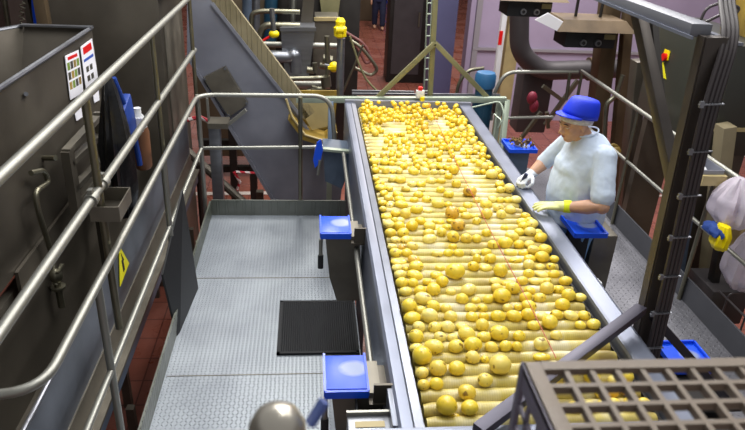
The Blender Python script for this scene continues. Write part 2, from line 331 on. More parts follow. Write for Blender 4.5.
# ================================================================ ROLLER TABLE
TY0,TY1=1.70,5.80; ZT=.95
tb=thing('roller_table','long stainless roller sorting table carrying washed yellow potatoes','sorting table',(.88,3.8,-1.2))
def raily(prof,y0=TY0,y1=TY1): return MB().loft([[(x,y0,z) for x,z in prof],[(x,y1,z) for x,z in prof]])
o=obj('side_rail',raily([(.333,.56),(.333,.945),(.345,.955),(.387,.957),(.425,.951),(.432,.935),(.432,.80),(.42,.80),(.42,.56)]),'rail',tb,ang=12)
obj('rail_lip',raily([(.386,.957),(.392,.963),(.428,.955),(.435,.938),(.435,.87),(.430,.87),(.428,.95)]),'railb',tb,ang=15)
obj('side_rail',raily([(1.388,.80),(1.388,.935),(1.395,.953),(1.48,.955),(1.497,.945),(1.497,.56),(1.40,.56),(1.40,.80)]),'rail',tb,ang=12)
obj('rail_lip',raily([(1.378,.86),(1.378,.945),(1.384,.957),(1.40,.957),(1.40,.952),(1.388,.94),(1.388,.86)]),'railb',tb,ang=15)
obj('end_plate',MB().box((.915,TY1-.02,.86),(1.16,.03,.24),None,.004),'slate',tb)
obj('near_crossbar',MB().box((.88,1.73,.955),(1.3,.06,.03),None,.004).box((.88,1.73,.85),(1.1,.04,.18)),'rail',tb)
obj('drip_pan',MB().box((.91,3.75,.79),(.95,4.1,.02)),'dark',tb)
obj('under_frame',MB().box((.36,3.75,.44),(.05,4.1,.08)).box((1.47,3.75,.44),(.05,4.1,.08)).box((.5,3.75,.62),(.03,4.0,.3)).box((1.35,3.75,.62),(.03,4.0,.3)),'dark',tb)
for x in (.38,1.45):
    for y in (2.3,3.9,5.6): obj('leg',MB().box((x,y,-.37),(.06,.06,1.66),None,.004),'steel',tb)
PITCH=.0752; NR=int((TY1-TY0-.12)/PITCH); RY=[TY0+.13+i*PITCH for i in range(NR)]; RZ=.905; RR=.034
base=None
def roller_mesh(seed):
    rg=random.Random(seed); mb=MB(); n=26; pts=[];rr=[]
    for i in range(n): pts.append((.447+ (1.345-.447)*i/(n-1),0,0)); rr.append(RR+rg.uniform(-.0009,.0009)-(0.006 if i in(0,n-1) else 0))
    mb.tube(pts,0,16,rr); return mb
rm=[]
for k in range(4):
    o=obj('roller',roller_mesh(k),'roller',tb,loc=(0,0,0)); rm.append(o.data)
    o.location=V((0,RY[k],RZ))-wloc(tb); 
for i in range(4,NR):
    o=bpy.data.objects.new('roller',rm[i%4]); COL.objects.link(o); o.parent=tb; s_=-1 if i%3==0 else 1; o.location=V((0,RY[i],RZ))-wloc(tb); o.rotation_euler=(i*1.7,0,0)
mb=MB()
mb.box((1.365,(RY[0]+RY[-1])/2,RZ),(.012,RY[-1]-RY[0]+.04,.014))
obj('drive_chain',mb,'dark',tb)
# ---------------------------------------------------------------- potatoes
A_=[(62,50,105,95),(335,55,80,70),(400,60,50,40),(150,115,95,85),(250,113,92,80),(480,98,115,105),(62,135,75,65),(65,200,65,60),(140,195,75,65),(402,178,85,75),(305,245,95,85),(195,320,115,105),(318,325,98,85),(555,378,65,50),(245,388,62,30),(345,390,70,36)]
C_=[(52,30,60,50),(112,35,50,45),(175,15,40,30),(248,22,60,55),(75,70,65,45),(143,65,60,50),(207,62,68,60),(290,68,50,38),(375,60,80,55),(505,15,70,35),(510,50,60,45),(585,52,70,60),(158,103,85,60),(343,103,62,52),(410,108,45,35),(467,103,52,45),(532,90,85,70),(83,140,75,85),(145,157,55,40),(205,137,65,55),(267,147,55,45),(385,143,60,40),(440,145,50,40),(560,143,50,42),(105,193,85,55),(188,185,80,70),(288,187,65,55),(390,187,62,50),(447,185,50,38),(515,185,72,52),(590,185,75,55),(137,237,62,55),(212,238,62,52),(275,235,65,55),(345,233,60,35),(440,228,62,62),(123,283,72,65),(238,283,60,50),(298,285,50,40),(365,272,85,65),(448,282,68,50),(520,268,88,75),(120,335,65,45),(207,333,95,68),(313,330,72,65),(395,325,88,72),(483,332,65,50),(550,328,62,55),(605,330,50,50)]
B_=[(105,15,60,45),(170,15,70,35),(225,10,40,30),(310,15,62,45),(62,55,72,60),(140,60,55,40),(222,52,68,58),(280,55,50,40),(122,95,65,50),(187,95,62,45),(325,85,65,60),(385,92,60,42),(85,140,40,35),(138,133,70,50),(297,130,75,55),(62,183,75,52),(133,178,70,60),(200,182,60,40),(268,178,65,48),(337,180,72,48),(398,180,58,48),(158,228,60,45),(235,215,75,68),(382,225,52,40),(445,222,65,50),(90,278,65,52),(267,275,60,45),(80,328,50,45),(197,320,82,62),(195,370,80,34)]
D_=[(110,28,75,55),(180,55,70,60),(185,12,60,40),(258,52,75,65),(310,22,70,50),(365,48,75,50),(125,98,70,55),(203,95,72,58),(360,92,75,50),(365,135,88,58),(440,95,62,60),(540,45,85,70,1),(470,60,60,45),(435,30,50,35),(155,142,65,45),(225,140,75,48),(412,70,40,30),(510,120,80,70),(590,130,72,62),(655,130,60,55),(655,22,55,50),(500,5,70,30),(137,180,62,42),(198,182,50,38,1),(262,182,75,52),(507,175,55,42),(155,220,75,55),(228,220,72,52),(412,220,75,45),(482,220,65,50),(545,218,70,48),(645,212,60,45),(655,252,55,60),(175,268,100,35),(270,262,80,55,1),(282,300,92,68),(165,305,65,45),(220,312,40,35),(430,308,62,45),(520,335,120,98),(635,302,72,65),(185,350,80,58),(275,360,100,55),(412,355,80,50),(190,402,80,55),(270,405,65,50),(440,395,78,65),(390,420,75,30)]
E_=[(38,22,60,50),(100,92,62,52),(48,122,75,62),(210,60,50,40),(325,50,65,50),(395,40,75,60),(300,85,60,50),(368,85,75,58),(425,90,60,45),(440,122,80,60),(252,110,85,60),(140,165,70,55),(215,155,90,70),(298,162,65,55),(360,155,65,45),(385,195,75,55),(455,190,85,60),(248,212,85,45),(325,212,60,38),(30,205,65,40),(98,210,65,48),(50,255,75,60),(123,252,75,62),(365,248,75,50),(440,242,85,70),(515,250,60,45),(280,258,80,40),(25,305,70,60),(98,308,80,45),(360,288,72,62),(430,298,60,40),(495,298,60,45),(185,330,88,85),(358,342,70,55),(510,345,75,50),(440,345,80,40),(155,390,85,50),(310,385,85,65),(397,390,85,55),(470,380,55,45),(583,383,80,60),(240,410,95,40)]
F_=[(85,15,60,45),(150,20,60,40),(205,15,50,38),(245,42,55,35),(95,72,48,38),(265,10,45,30),(300,42,50,35),(330,88,70,50),(400,90,62,48),(455,90,45,40),(505,90,48,38),(350,45,40,35),(395,42,45,35),(430,38,45,40),(465,40,40,36),(500,48,60,40),(545,115,52,42),(575,75,65,60),(195,118,52,42),(120,150,60,40),(90,120,44,36),(250,142,70,48),(315,150,55,38),(370,148,60,38),(435,142,65,42),(495,140,60,40),(590,160,60,55),(125,180,70,45),(180,182,48,35),(278,178,55,38),(375,190,50,30),(495,200,52,45),(545,228,65,50),(145,210,55,38),(172,235,58,40),(232,225,68,42),(360,230,65,45),(335,265,55,40),(410,262,60,45),(135,270,58,42),(185,268,50,35),(245,255,70,45),(255,290,85,50),(480,287,82,58),(185,297,50,35),(130,305,46,36),(350,325,80,55),(418,332,55,38),(150,330,70,40),(215,335,60,45),(278,345,68,75),(565,345,85,80,1),(160,360,70,35),(170,397,80,55),(210,370,46,36),(255,390,70,45),(240,415,60,35),(370,385,60,42),(320,410,70,40),(420,410,70,40),(460,390,46,36),(500,400,50,36),(585,405,80,50)]
G_=[(20,115,45,40),(45,70,65,60),(70,170,70,55),(145,198,85,65,1),(25,228,60,50),(242,50,50,55),(280,45,46,40),(285,100,75,60),(338,78,55,42),(348,113,50,40),(335,160,60,40),(340,195,55,45),(393,188,65,60),(290,252,55,45),(338,258,50,42),(385,258,50,42),(440,255,68,48),(195,260,50,40),(250,285,75,55),(325,305,65,50),(400,322,70,52),(142,295,60,42),(45,345,85,75),(130,355,70,45),(190,388,55,50),(253,345,72,65),(343,348,62,58),(493,353,60,42),(470,390,70,45),(530,380,55,40),(550,405,75,45),(475,415,60,35),(70,408,95,40),(20,285,50,40),(175,15,45,35),(215,35,55,45),(180,355,46,36),(105,320,60,40)]
raw=[]
for L,ox,oy,s_ in ((A_,410,350,5.375),(C_,390,280,4.777),(B_,500,280,4.777),(D_,370,220,6.145),(E_,470,220,6.14),(F_,360,160,6.14),(G_,445,160,6.14)):
    for q in L: raw.append((ox+q[0]/s_,oy+q[1]/s_,q[2]/s_,q[3]/s_,len(q)>4))
pots=[]   # x,y,half width,half height,red
def snap(p,hw,hh,dx=0):
    # rest in the nearest valley between two rollers
    k=round((p.y-RY[0])/PITCH-.5); k=max(0,min(NR-2,k)); vy=RY[k]+PITCH/2; y=vy+max(-.014,min(.014,p.y-vy))
    rr=hh+RR; dz=math.sqrt(max(rr*rr-(PITCH/2)**2,.0002)); return V((min(max(p.x,.437+hw),1.37-hw),y,RZ+dz))
for x,y,wd,hg,red in raw:
    p=AZ(x,y,.965); d=depth(p); hw=wd*d/FPX/2*1.04; hh=min(hg*d/FPX/2*1.02,hw)
    p=AZ(x,y,RZ+.012+hh*.8); p=snap(p,hw,hh)
    if any((p-q[0]).length<.55*(hw+q[1]) for q in pots): continue
    pots.append((p,hw,hh,red))
rg=random.Random(11)
bare=[(366,384,133,152),(458,476,165,196),(386,404,120,133),(430,446,118,128)]
for k in range(NR-1):
    y=RY[k]+PITCH/2
    if y<4.14: continue
    x=.45
    dens=.93 if y>5.1 else .84
    while x<1.33:
        hw=rg.uniform(.019,.031); x+=hw; 
        d=V((x,y,.96))-CAM; X=372.5+FPX*d.dot(_r2)/d.dot(_f); Yp=215+FPX*d.dot(_d2)/d.dot(_f)
        if not any(a<X<b and c<Yp<e for a,b,c,e in bare) and rg.random()<dens:
            hh=hw*rg.uniform(.8,.97); p=snap(V((x,y+rg.uniform(-.012,.012),0)),hw,hh)
            if not any((p-q[0]).length<.8*(hw+q[1]) for q in pots): pots.append((p,hw,hh,rg.random()<.03))
        x+=hw+rg.choice((0,0,.002,.004,.012,.03))
for k in range(7):
    x=1.0
    while x<1.32:
        hw=rg.uniform(.024,.034); x+=hw
        if rg.random()<.75:
            p=snap(V((x,RY[k]+PITCH/2+rg.uniform(-.01,.01),0)),hw,hw*.88); d=p-CAM; X=372.5+FPX*d.dot(_r2)/d.dot(_f); Yp=215+FPX*d.dot(_d2)/d.dot(_f)
            if X>530 and Yp>362 and not any((p-q[0]).length<.8*(hw+q[1]) for q in pots): pots.append((p,hw,hw*.88,rg.random()<.1))
        x+=hw+rg.choice((0,.01,.03))
# a second layer heaped at the far end
for i in range(70):
    hw=rg.uniform(.019,.028); p=V((rg.uniform(.47,1.33),rg.uniform(5.15,5.72),.985+rg.uniform(0,.008)))
    if not any((p-q[0]).length<.035 for q in pots): pots.append((p,hw,hw*.85,False))
pots.sort(key=lambda q:-q[1]/depth(q[0]))
def pot_mesh(seed,sub=3):
    rg=random.Random(seed); b=bmesh.new(); bmesh.ops.create_icosphere(b,subdivisions=sub,radius=1)
    ks=[(V((rg.gauss(0,1),rg.gauss(0,1),rg.gauss(0,1))).normalized(),rg.uniform(-.10,.10),rg.uniform(1.5,4)) for _ in range(6)]
    for v in b.verts:
        n=v.co.normalized(); v.co=n*(1+sum(a*math.exp(-f*(1-n.dot(c_))*2) for c_,a,f in ks)); v.co*=.03
    for f in b.faces: f.smooth=True
    me=bpy.data.meshes.new('potato'); b.to_mesh(me); b.free(); return me
PM=[pot_mesh(s_) for s_ in range(8)]
for m_ in PM: m_.materials.append(S['potato'])
PR=[pot_mesh(s_+20) for s_ in range(2)]
for m_ in PR: m_.materials.append(S['potred'])
uniq={}; gaps={}
def ordi(n):
    on=['','first','second','third','fourth','fifth','sixth','seventh','eighth','ninth','tenth','eleventh','twelfth','thirteenth','fourteenth','fifteenth','sixteenth','seventeenth','eighteenth','nineteenth']
    if n<20: return on[n]
    t,u=divmod(n,10); return ['twentieth','thirtieth','fortieth','fiftieth'][t-2] if u==0 else ['twenty','thirty','forty','fifty'][t-2]+'-'+on[u]
def near(x,y,z=.98):
    t_=AZ(x,y,z); return min(range(300),key=lambda i:(pots[i][0]-t_).length)
for (x,y,l) in ((454.6,274.5,'largest round potato, lying alone in the middle of the rollers'),(446,409.5,'big spotted potato nearest the camera, left of a smaller one'),(469,410.5,'smaller round potato beside the big one at the near end of the rollers'),(421.4,359,'big plump potato against the left side rail'),(499,367,'large potato with a dark eye, alone right of the middle near the foreground'),(484.8,383,'small round potato sitting alone between two near rollers'),(468.6,192,'reddish-brown tinted potato beside the red cord'),(457.9,227.3,'orange-tinted block-shaped potato on the upper rollers'),(466.7,395.6,'round potato on the roller just behind the nearest pair'),(565,282.3,'yellow potato at the far right end of its roller near the crate brace'),(452,218,'brownish big potato in the middle of the upper rollers')):
    uniq[near(x,y)]=l
for i,(p,hw,hh,red) in enumerate(pots[:300]):
    big=hw>.030
    me=PR[i%2] if red else PM[i%8]
    o=bpy.data.objects.new('potato',me); COL.objects.link(o); o.location=p
    o.scale=(hw/.03,(hw+hh)/2/.03,hh/.03); o.rotation_euler=(rg.uniform(-.25,.25),rg.uniform(-.15,.15),rg.uniform(-.5,.5))
    k=round((p.y-RY[0])/PITCH-.5); gaps.setdefault(k,[]).append((p.x,i,o,'reddish' if red else 'small yellow' if hw<.021 else 'large yellow' if hw>.031 else 'yellow'))
for k,L in gaps.items():
    L.sort(key=lambda q:q[0])
    for n_,(x_,i,o,wd_) in enumerate(L): tag(o,uniq.get(i,'%s potato, %s from left rail, %s roller gap from near end'%(wd_,ordi(n_+1),ordi(k+1))),'potato','potatoes on the roller table')
mb=bmesh.new(); lay=[]
for i,(p,hw,hh,red) in enumerate(pots[300:]):
    me=PM[i%8]; tmp=bmesh.new(); tmp.from_mesh(pot_mesh(i%8,2)); 
    bmesh.ops.transform(tmp,matrix=Matrix.Translation(p)@Euler((0,0,rg.uniform(0,6))).to_matrix().to_4x4()@Matrix.Diagonal((hw/.03,hw/.03,hh/.03,1)),verts=tmp.verts)
    m_=bpy.data.meshes.new('t'); tmp.to_mesh(m_); tmp.free(); mb.from_mesh(m_); bpy.data.meshes.remove(m_)
q=MB(); q.b.free(); q.b=mb
o=obj('potatoes',q,'potato',ang=180); tag(o,'mass of small yellow potatoes covering the far end of the rollers','potatoes','potatoes on the roller table','stuff')
print('POTS',len(pots))
solo('red_string',MB().tube([AZ(428,103,1.06),AZ(455,160,1.035),AZ(489,228,1.03),AZ(530,305,1.025),AZ(556,358,1.02)],.0022,6),'cord','thin red cord stretched diagonally above the potatoes','cord')
# ================================================================ LEFT PLATFORM
pf=thing('work_platform','grey checker-plate work platform left of the potato table','platform',(-.25,3.6,-1.2))
obj('deck',MB().box((-.25,3.3,-.015),(1.2,4.2,.03)),'deck',pf)
obj('kick_plate',MB().box((-.858,3.3,.055),(.015,4.2,.17)),'kick',pf); obj('kick_plate',MB().box((-.25,5.405,.06),(1.2,.015,.18)),'kick',pf)
obj('weld_seam',MB().box((-.25,AZ(250,278,0).y,.001),(1.18,.008,.002)).box((-.25,3.22,.001),(1.18,.006,.002)),'steel_w',pf)
obj('frame',MB().box((-.80,3.3,-.09),(.06,4.2,.12)).box((.3,3.3,-.09),(.06,4.2,.12)).box((-.25,5.35,-.09),(1.0,.06,.12)),'steel_d',pf)
for x in(-.8,.25):
    for y in(1.6,3.6,5.3): obj('leg',MB().box((x,y,-.675),(.06,.06,1.05)),'steel_d',pf)
mt=thing('rubber_mat','black ribbed anti-fatigue mat on the checker-plate platform','mat',(.08,3.7,0))
a,b,c_,d=AZ(280.5,303,.012),AZ(355,301,.012),AZ(354,354,.012),AZ(279,356.5,.012)
obj('mat_surface',MB().box((.075,3.7,.008),(.50,.58,.016),None,.004),'matt',mt); obj('border',MB().box((.075,3.41,.009),(.53,.02,.016)).box((.075,3.99,.009),(.53,.02,.016)).box((-.18,3.7,.009),(.02,.6,.016)).box((.33,3.7,.009),(.02,.61,.016)),'black',mt)
# guard rail round the platform
gr=thing('platform_railing','steel tube railing around the left and back of the grey platform','railing',(-.9,5.4,0))
XL,YB=-.905,5.42; YN=AZ(30,394,1.1).y
obj('top_rail',MB().tube(fil([(-1.6,YN,1.1),(XL,YN,1.1),(XL,YB,1.1),(.20,YB+.05,1.1),(.24,YB+.02,.66),(.05,YB,.655)],.16,8),.019,12),'tube',gr)
obj('mid_rail',MB().tube([(XL,1.2,.63),(XL,YB,.63),(.05,YB,.655)],.016,12),'tube',gr)
for (x,y) in ((XL,YB),(XL,3.97),(XL,2.52),(-.06,YB)): obj('post',MB().tube([(x,y,0.0 if x>-.5 else -.1),(x,y,1.1)],.0185,12),'tube' if x<-.5 else 'tube_o',gr)
obj('end_post',MB().tube([(-1.55,YN,.6),(-1.55,YN,1.1)],.017,12),'tube_o',gr)
# upper railing in front of the hopper
ur=thing('hopper_railing','higher steel tube railing running in front of the hopper','railing',(-.95,3.6,.9))
obj('top_rail',MB().tube([(-.95,1.3,1.84),(-.95,5.7,1.84)],.021,12),'tube',ur)
obj('mid_rail',MB().tube([(-.95,1.3,1.405),(-.95,5.7,1.405)],.021,12),'tube',ur)
for y in (2.85,4.2,5.62):
    obj('post',MB().tube([(-.95,y,.63),(-.95,y,1.84)],.019 if y<3 else .016,12),'tube_o',ur)
obj('post',MB().tube([(-.98,1.5,.63),(-.98,1.5,1.84)],.019,12),'tube_o',ur)
for y in (2.74,2.92): obj('clamp',MB().tube([(-.95,y-.022,1.405),(-.95,y+.022,1.405)],.031,12).box((-.95,y,1.44),(.02,.03,.03)),'tube',ur)
c_=AX(111,204,-.93); bt=thing('open_steel_box','small open grey steel box clamped on the middle rail','box',c_)
obj('base',MB().box(c_+V((0,0,-.035)),(.13,.22,.006)),'steel_d',bt)
obj('walls',MB().box(c_+V((-.065,0,0)),(.005,.22,.075)).box(c_+V((.065,0,0)),(.005,.22,.075)).box(c_+V((0,-.11,0)),(.13,.005,.075)).box(c_+V((0,.11,0)),(.13,.005,.075)),'steel_w',bt)
# black panel
mb=MB(); q=[AX(181,190,-.87),AX(198,297,-.80),AX(187,345,-.80),AX(178,346,-.845),AX(161,275,-.93)]; mb.prism(q,(.012,.004,0)); solo('rubber_flap',mb,'navy','dark rubber flap hanging from the left railing down to the platform','flap')
# side trough left
tr=thing('flume_trough','long grey steel trough running beside the red floor under the left railing','trough',(-1.35,3.6,-1.2))
obj('side_plate',MB().box((-1.16,3.6,.32),(.02,5.2,.62),None,.003),'trough',tr); obj('far_plate',MB().box((-1.56,3.6,.3),(.02,5.2,.6)),'steel_d',tr)
obj('ledge',MB().box((-1.115,3.6,.10),(.09,5.2,.02)).box((-1.15,3.6,.2),(.015,5.2,.16)),'steel_w',tr)
obj('lower_plate',MB().box((-1.10,3.6,.04),(.02,5.2,.12)),'bluegrey',tr); obj('trough_floor',MB().box((-1.36,3.6,0),(.42,5.2,.02)),'steel_d',tr)
obj('top_edge',MB().tube([(-1.16,1.0,.63),(-1.16,6.2,.63)],.012),'steel',tr)
for y in(1.4,3.4,5.9):
    for x in (-1.14,-1.54): obj('leg',MB().box((x,y,-.8),(.05,.05,.8)),'steel_d',tr)
a=AX(122,262,-1.145)
sg=thing('warning_sign','yellow triangular warning sign on the blue-grey trough side','sign',a)
obj('plate',MB().prism([a+V((0,-.11,-.11)),a+V((0,.13,-.085)),a+V((0,-.02,.13))],(.004,0,0)),'safety',sg)
obj('symbol',MB().prism([a+V((.004,-.012,-.065)),a+V((.004,.02,-.065)),a+V((.004,.012,.0)),a+V((.004,.03,.0)),a+V((.004,-.012,.07)),a+V((.004,-.002,.02)),a+V((.004,-.02,.02))],(.002,0,0)),'black',sg)
# ================================================================ HOPPER
hp=thing('feed_hopper','large dull stainless hopper with sloping inside walls','hopper',(-2.1,3.4,-1.2))
rim=[(-1.6,1.0),(-1.6,5.17),(-2.07,5.17),(-2.55,4.3),(-2.75,1.0)]; ZR=1.67
def ringz(r,z,k=0,c0=(-2.05,3.3)): return [(c0[0]+(x-c0[0])*(1-k),c0[1]+(y-c0[1])*(1-k),z) for x,y in r]
obj('bin',MB().loft([ringz(rim,.75,.35),ringz(rim,ZR,.012),ringz(rim,ZR,0),ringz(rim,.70,0.0)]),'steel_d',hp,ang=20)
obj('rim',MB().tube([(x,y,ZR) for x,y in rim],.016,8,closed=True),'steel',hp)
obj('back_flange',MB().box((-1.83,5.12,1.683),(.5,.05,.012)),'steel',hp)
for x,y in ((-1.65,1.3),(-1.65,5.05),(-2.1,5.0),(-2.6,1.3)): obj('leg',MB().box((x,y,-.7),(.08,.08,1.0)),'steel_d',hp)
obj('rivet',MB().tube([AX(26,94,-1.6),AX(26,94,-1.575)],.012),'steel',hp)
# posters
def poster(px,label,blocks,head):
    qs=[AX(x,y,-1.592) for x,y in px]; c0=sum(qs,V((0,0,0)))/4
    t=thing('instruction_poster',label,'poster',c0,'posters on the hopper wall')
    obj('sheet',MB().prism(qs,(.004,0,0)),'paper',t)
    def at(u,v): return (qs[0]*(1-u)+qs[1]*u)*(1-v)+(qs[3]*(1-u)+qs[2]*u)*v
    def rect(u0,v0,u1,v1): return [at(u0,v0)+V((.004,0,0)),at(u1,v0)+V((.004,0,0)),at(u1,v1)+V((.004,0,0)),at(u0,v1)+V((.004,0,0))]
    obj('heading',MB().prism(rect(.15,.05,.85,head),(.001,0,0)),'red',t)
    bym={}
    for u0,v0,u1,v1,m_ in blocks: bym.setdefault(m_,MB()).prism(rect(u0,v0,u1,v1),(.001,0,0))
    for m_,mb in bym.items(): obj('printed_picture',mb,m_,t)
S['pgreen']=mat('printed green','#6f8a30',.6); S['pblue']=mat('printed blue','#2b4fae',.6); S['pdark']=mat('printed dark','#3c3a32',.6)
bl=[]
for r in range(3):
    for c_ in range(4): bl.append((.06+c_*.23,.17+r*.22,.06+c_*.23+.18,.17+r*.22+.17,('pgreen','pdark','yrust')[(r+c_)%3]))
poster([(64.5,56),(78,50),(83,92),(70,100)],'white poster with a red heading and rows of small green pictures',bl,.12)
bl=[(.1,.3,.9,.36,'pblue')]+[(.2+.3*i,.48+.2*j,.4+.3*i,.6+.2*j,'pdark') for i in range(2) for j in range(2)]
poster([(80,47),(91.5,38.5),(98.5,84),(86,92)],'white poster with a red and blue heading beside the picture poster',bl,.2)
q=[AX(x,y,-1.594) for x,y in ((92,92),(98,88),(99,100),(94,103))]; solo('paper_tag',MB().prism(q,(.004,0,0)),'paper','small white paper tag below the posters','tag')
q=[AX(x,y,-1.594) for x,y in ((73,107),(80,103),(82,117),(76,121))]; solo('blue_white_tag',MB().prism(q,(.004,0,0)),'paper','small blue and white sticker on the hopper under the posters','sticker')
# pipes on the hopper face
solo('hook_pipe',MB().tube(fil([AX(31,173,-1.55),AX(44,170,-1.53),AX(49,182,-1.53),AX(35,192,-1.53),AX(38,210,-1.53),AX(52,255,-1.53),AX(56,285,-1.5)],.06,5),.016),'tube_o','curved steel pipe hooked out of the hopper side','pipe')
solo('pipe_stub',MB().tube([AX(43,158,-1.6),AX(56,158,-1.5)],.017),'tube_o','short horizontal steel stub on the hopper side','pipe')
vt=thing('drain_valve','stained steel drain valve at the bottom of the curved pipe','valve',AX(56,283,-1.5))
v0=AX(56,276,-1.5); obj('body',MB().ell(v0,(.04,.04,.05)).tube([v0,v0+V((0,0,-.22))],.022),'tube_o',vt); obj('handle',MB().box(v0+V((.03,0,.05)),(.02,.1,.014)),'tube_o',vt); obj('flange',MB().tube([v0+V((0,0,-.07)),v0+V((0,0,-.085))],.045,14),'tube_o',vt)
# steel support frames left
fr=thing('support_frame','dark steel ladder-like frame standing beside the hopper','frame',(-1.5,4.6,-1.2))
def barp(mb,a,b,X,w=.05,h=.05): return mb.bar(AX(*a,X),AX(*b,X),w,h,(1,0,0))
obj('upright',barp(MB(),(67,150),(78,218),-1.45,.09,.05),'steel_d',fr); obj('upright',barp(MB(),(98,112),(106,190),-1.45),'steel_w',fr)
for a,b in (((68,165),(100,135)),((72,190),(103,158)),((66,152),(97,118))): obj('rung',barp(MB(),a,b,-1.45,.035,.05),'steel_w',fr)
obj('foot',MB().box((-1.45,4.3,-.3),(.06,.06,1.8)),'steel_d',fr)
lf=thing('hopper_stand','dark lower frame of the hopper with upright plates','frame',(-1.75,2.6,-1.2))
for y in (1.7,2.1,2.55,3.1,3.7,4.3,4.9): obj('upright',MB().box((-1.68,y,-.35),(.07,.07,1.7)),'steel_w',lf)
for z in (-.1,.25,.55): obj('crossbar',MB().box((-1.66,3.2,z),(.05,4.2,.06)),'steel_w',lf)
obj('cover_plate',MB().box((-1.585,AX(20,290,-1.585).y+.45,.44),(.02,.9,.56)),'steel_d',lf)
# hanging things beside hopper
def bagm(c0,wx,wy,h,seed,pinch=.25,n=28,m=14):
    rg=random.Random(seed); ph=[rg.uniform(0,6) for _ in range(5)]; rings=[]
    for i in range(m):
        t_=i/(m-1); k=(pinch+(1-pinch)*min(1,(1-t_)*2.2)**.8) * (0.55+.45*min(1,t_*5+.1)); r=[]
        for j in range(n):
            a=2*PI*j/n; f=1+.12*math.sin(5*a+ph[0]+t_*3)+.08*math.sin(9*a+ph[1]-t_*4)+.05*math.sin(14*a+ph[2])
            r.append(c0+V((wx*k*f*math.cos(a),wy*k*f*math.sin(a),h*t_)))
        rings.append(r)
    return MB().loft(rings)
c_=AY(127,202,5.3); c1=AY(112,112,5.3)
solo('bin_bag',bagm(AX(124,200,-1.25)+V((0,0,-.1)),.09,.14,.95,3),'trash','black plastic bin bag hanging beside the hopper','bag')
a=AX(144,168,-1.2); bo=thing('spray_bottle','amber plastic bottle with white shoulder hanging behind the rail','bottle',a)
obj('bottle_body',MB().lathe([(.05,0),(.062,.02),(.065,.28),(.055,.32)],a,20),'amber',bo); obj('shoulder',MB().lathe([(.055,.32),(.05,.38),(.025,.42),(.025,.46)],a,20),'white',bo); obj('label_patch',MB().box(a+V((.0,-.08,.36)),(.09,.01,.1)),'paper',bo)
mb=MB().tube(fil([AX(113,78,-1.25),AX(122,100,-1.22),AX(132,125,-1.22),AX(140,165,-1.2)],.05),.02); mb.box(AX(128,120,-1.22),(.05,.2,.3),(0.3,0,0),.01)
solo('blue_brush',mb,mat('dark blue plastic','#123a8c',.5),'blue plastic cleaning tool hanging behind the hopper railing','tool')
# tall dark tank behind
q=thing('steel_tank','tall dark stainless machine housing behind the hopper','machine',(-1.75,6.6,-1.2))
obj('housing',MB().box((-1.78,6.65,.3),(.96,1.1,3.0),None,.01),'steel_d',q)
obj('upper_housing',MB().box((-1.68,6.85,2.35),(.95,1.5,1.15),None,.01),'steel_d',q)
obj('side_panel',MB().box((-1.293,6.6,.6),(.012,.75,1.9),None,.004),'steel_w',q)
solo('steel_post',MB().box((-2.15,5.75,.6),(.09,.09,3.6),None,.005),'brownish','brown stained upright post at the back corner of the hopper','post')
solo('blue_hose',MB().tube(fil([AY(36,-8,7),AY(37,12,7),AY(39,26,7)],.1),.045).tube(fil([AY(38,-8,7),AY(42,10,7),AY(50,27,7)],.1),.045),'blue','thick blue hose hanging behind the hopper','hose')
sh=thing('storage_shelf','dark shelf with a row of small bottles at the back left','shelf',AY(60,24,8)+V((0,0,-.2)))
a=AY(35,26,8);b=AY(92,26,8); obj('shelf_board',MB().box(((a.x+b.x)/2,8,a.z),(b.x-a.x,.3,.03)).box(((a.x+b.x)/2,8,a.z+.33),(b.x-a.x,.3,.03)).box(((a.x+b.x)/2,8.15,a.z+.1),(b.x-a.x,.02,.7)),'steel_d',sh)
for x in (a.x,b.x): obj('upright',MB().box((x,8,(a.z+2.6-1.2)/2-.3),(.05,.3,2.6+a.z)),'steel_d',sh)
nb=0
for i in range(6):
    x=AY(47+i*6.5,5,7.95).x; s0=V((x,7.95,a.z+.345)); solo('bottle',MB().lathe([(.03,0),(.034,.01),(.034,.1),(.014,.14),(.014,.17)],s0,12),'cream','small pale bottle, %s from the left in the row on the dark back shelf'%ordi(i+1),'bottle','bottles on the back shelf')
solo('wall_pipe',MB().tube([AY(3,-10,6.8),AY(9,28,6.8)],.025),'tube_o','thin vertical pipe behind the hopper corner','pipe')
solo('coiled_wire',MB().tube([AY(22+3*math.sin(i*1.9),2+i*1.6,7) for i in range(16)],.008,6),'tube_o','bent wire bundle hanging behind the hopper','wire')
solo('steel_duct',MB().box((-4.2,7.6,.6),(1.6,.8,3.4),None,.02),'dark','dark machine block behind the left shelf','machine')
# ================================================================ INCLINED CONVEYOR
YI=6.3
ic=thing('inclined_conveyor','big slate-grey inclined conveyor sloping down behind the platform','conveyor',(-.4,6.5,-1.2))
pp=[AY(x,y,YI) for x,y in ((187,-40),(190,-40),(212,2),(300,116),(322,150),(345,162),(340,204),(275,206),(187,57))]
obj('side_plate',MB().prism(pp,(0,.03,0)),'slate',ic)
obj('far_side_plate',MB().prism([p_+V((0,.33,0)) for p_ in pp],(0,.03,0)),'slate',ic)
band=[AY(x,y,YI-.0) for x,y in ((181,-40),(207,-40),(232,1),(313,110),(302,119),(211,1))]
obj('cleated_edge',MB().prism([AY(x,y,YI) for x,y in ((186,-40),(205,-40),(231,0),(315,112),(304,120),(212,2))],(0,.06,0)),'belt',ic)
obj('edge_angle',MB().bar(AY(212,3,YI-.02),AY(302,118,YI-.02),.03,.02,(0,1,0)).bar(AY(187,55,YI-.02),AY(276,205,YI-.02),.03,.025,(0,1,0)),'slate',ic)
obj('leg',MB().box(AY(260,195,6.9)+V((0,0,-.55)),(.08,.08,1.2)),'steel_d',ic)
jb=thing('inspection_cover','square riveted grey cover plate on the inclined conveyor side','cover',AY(205,95,YI-.06))
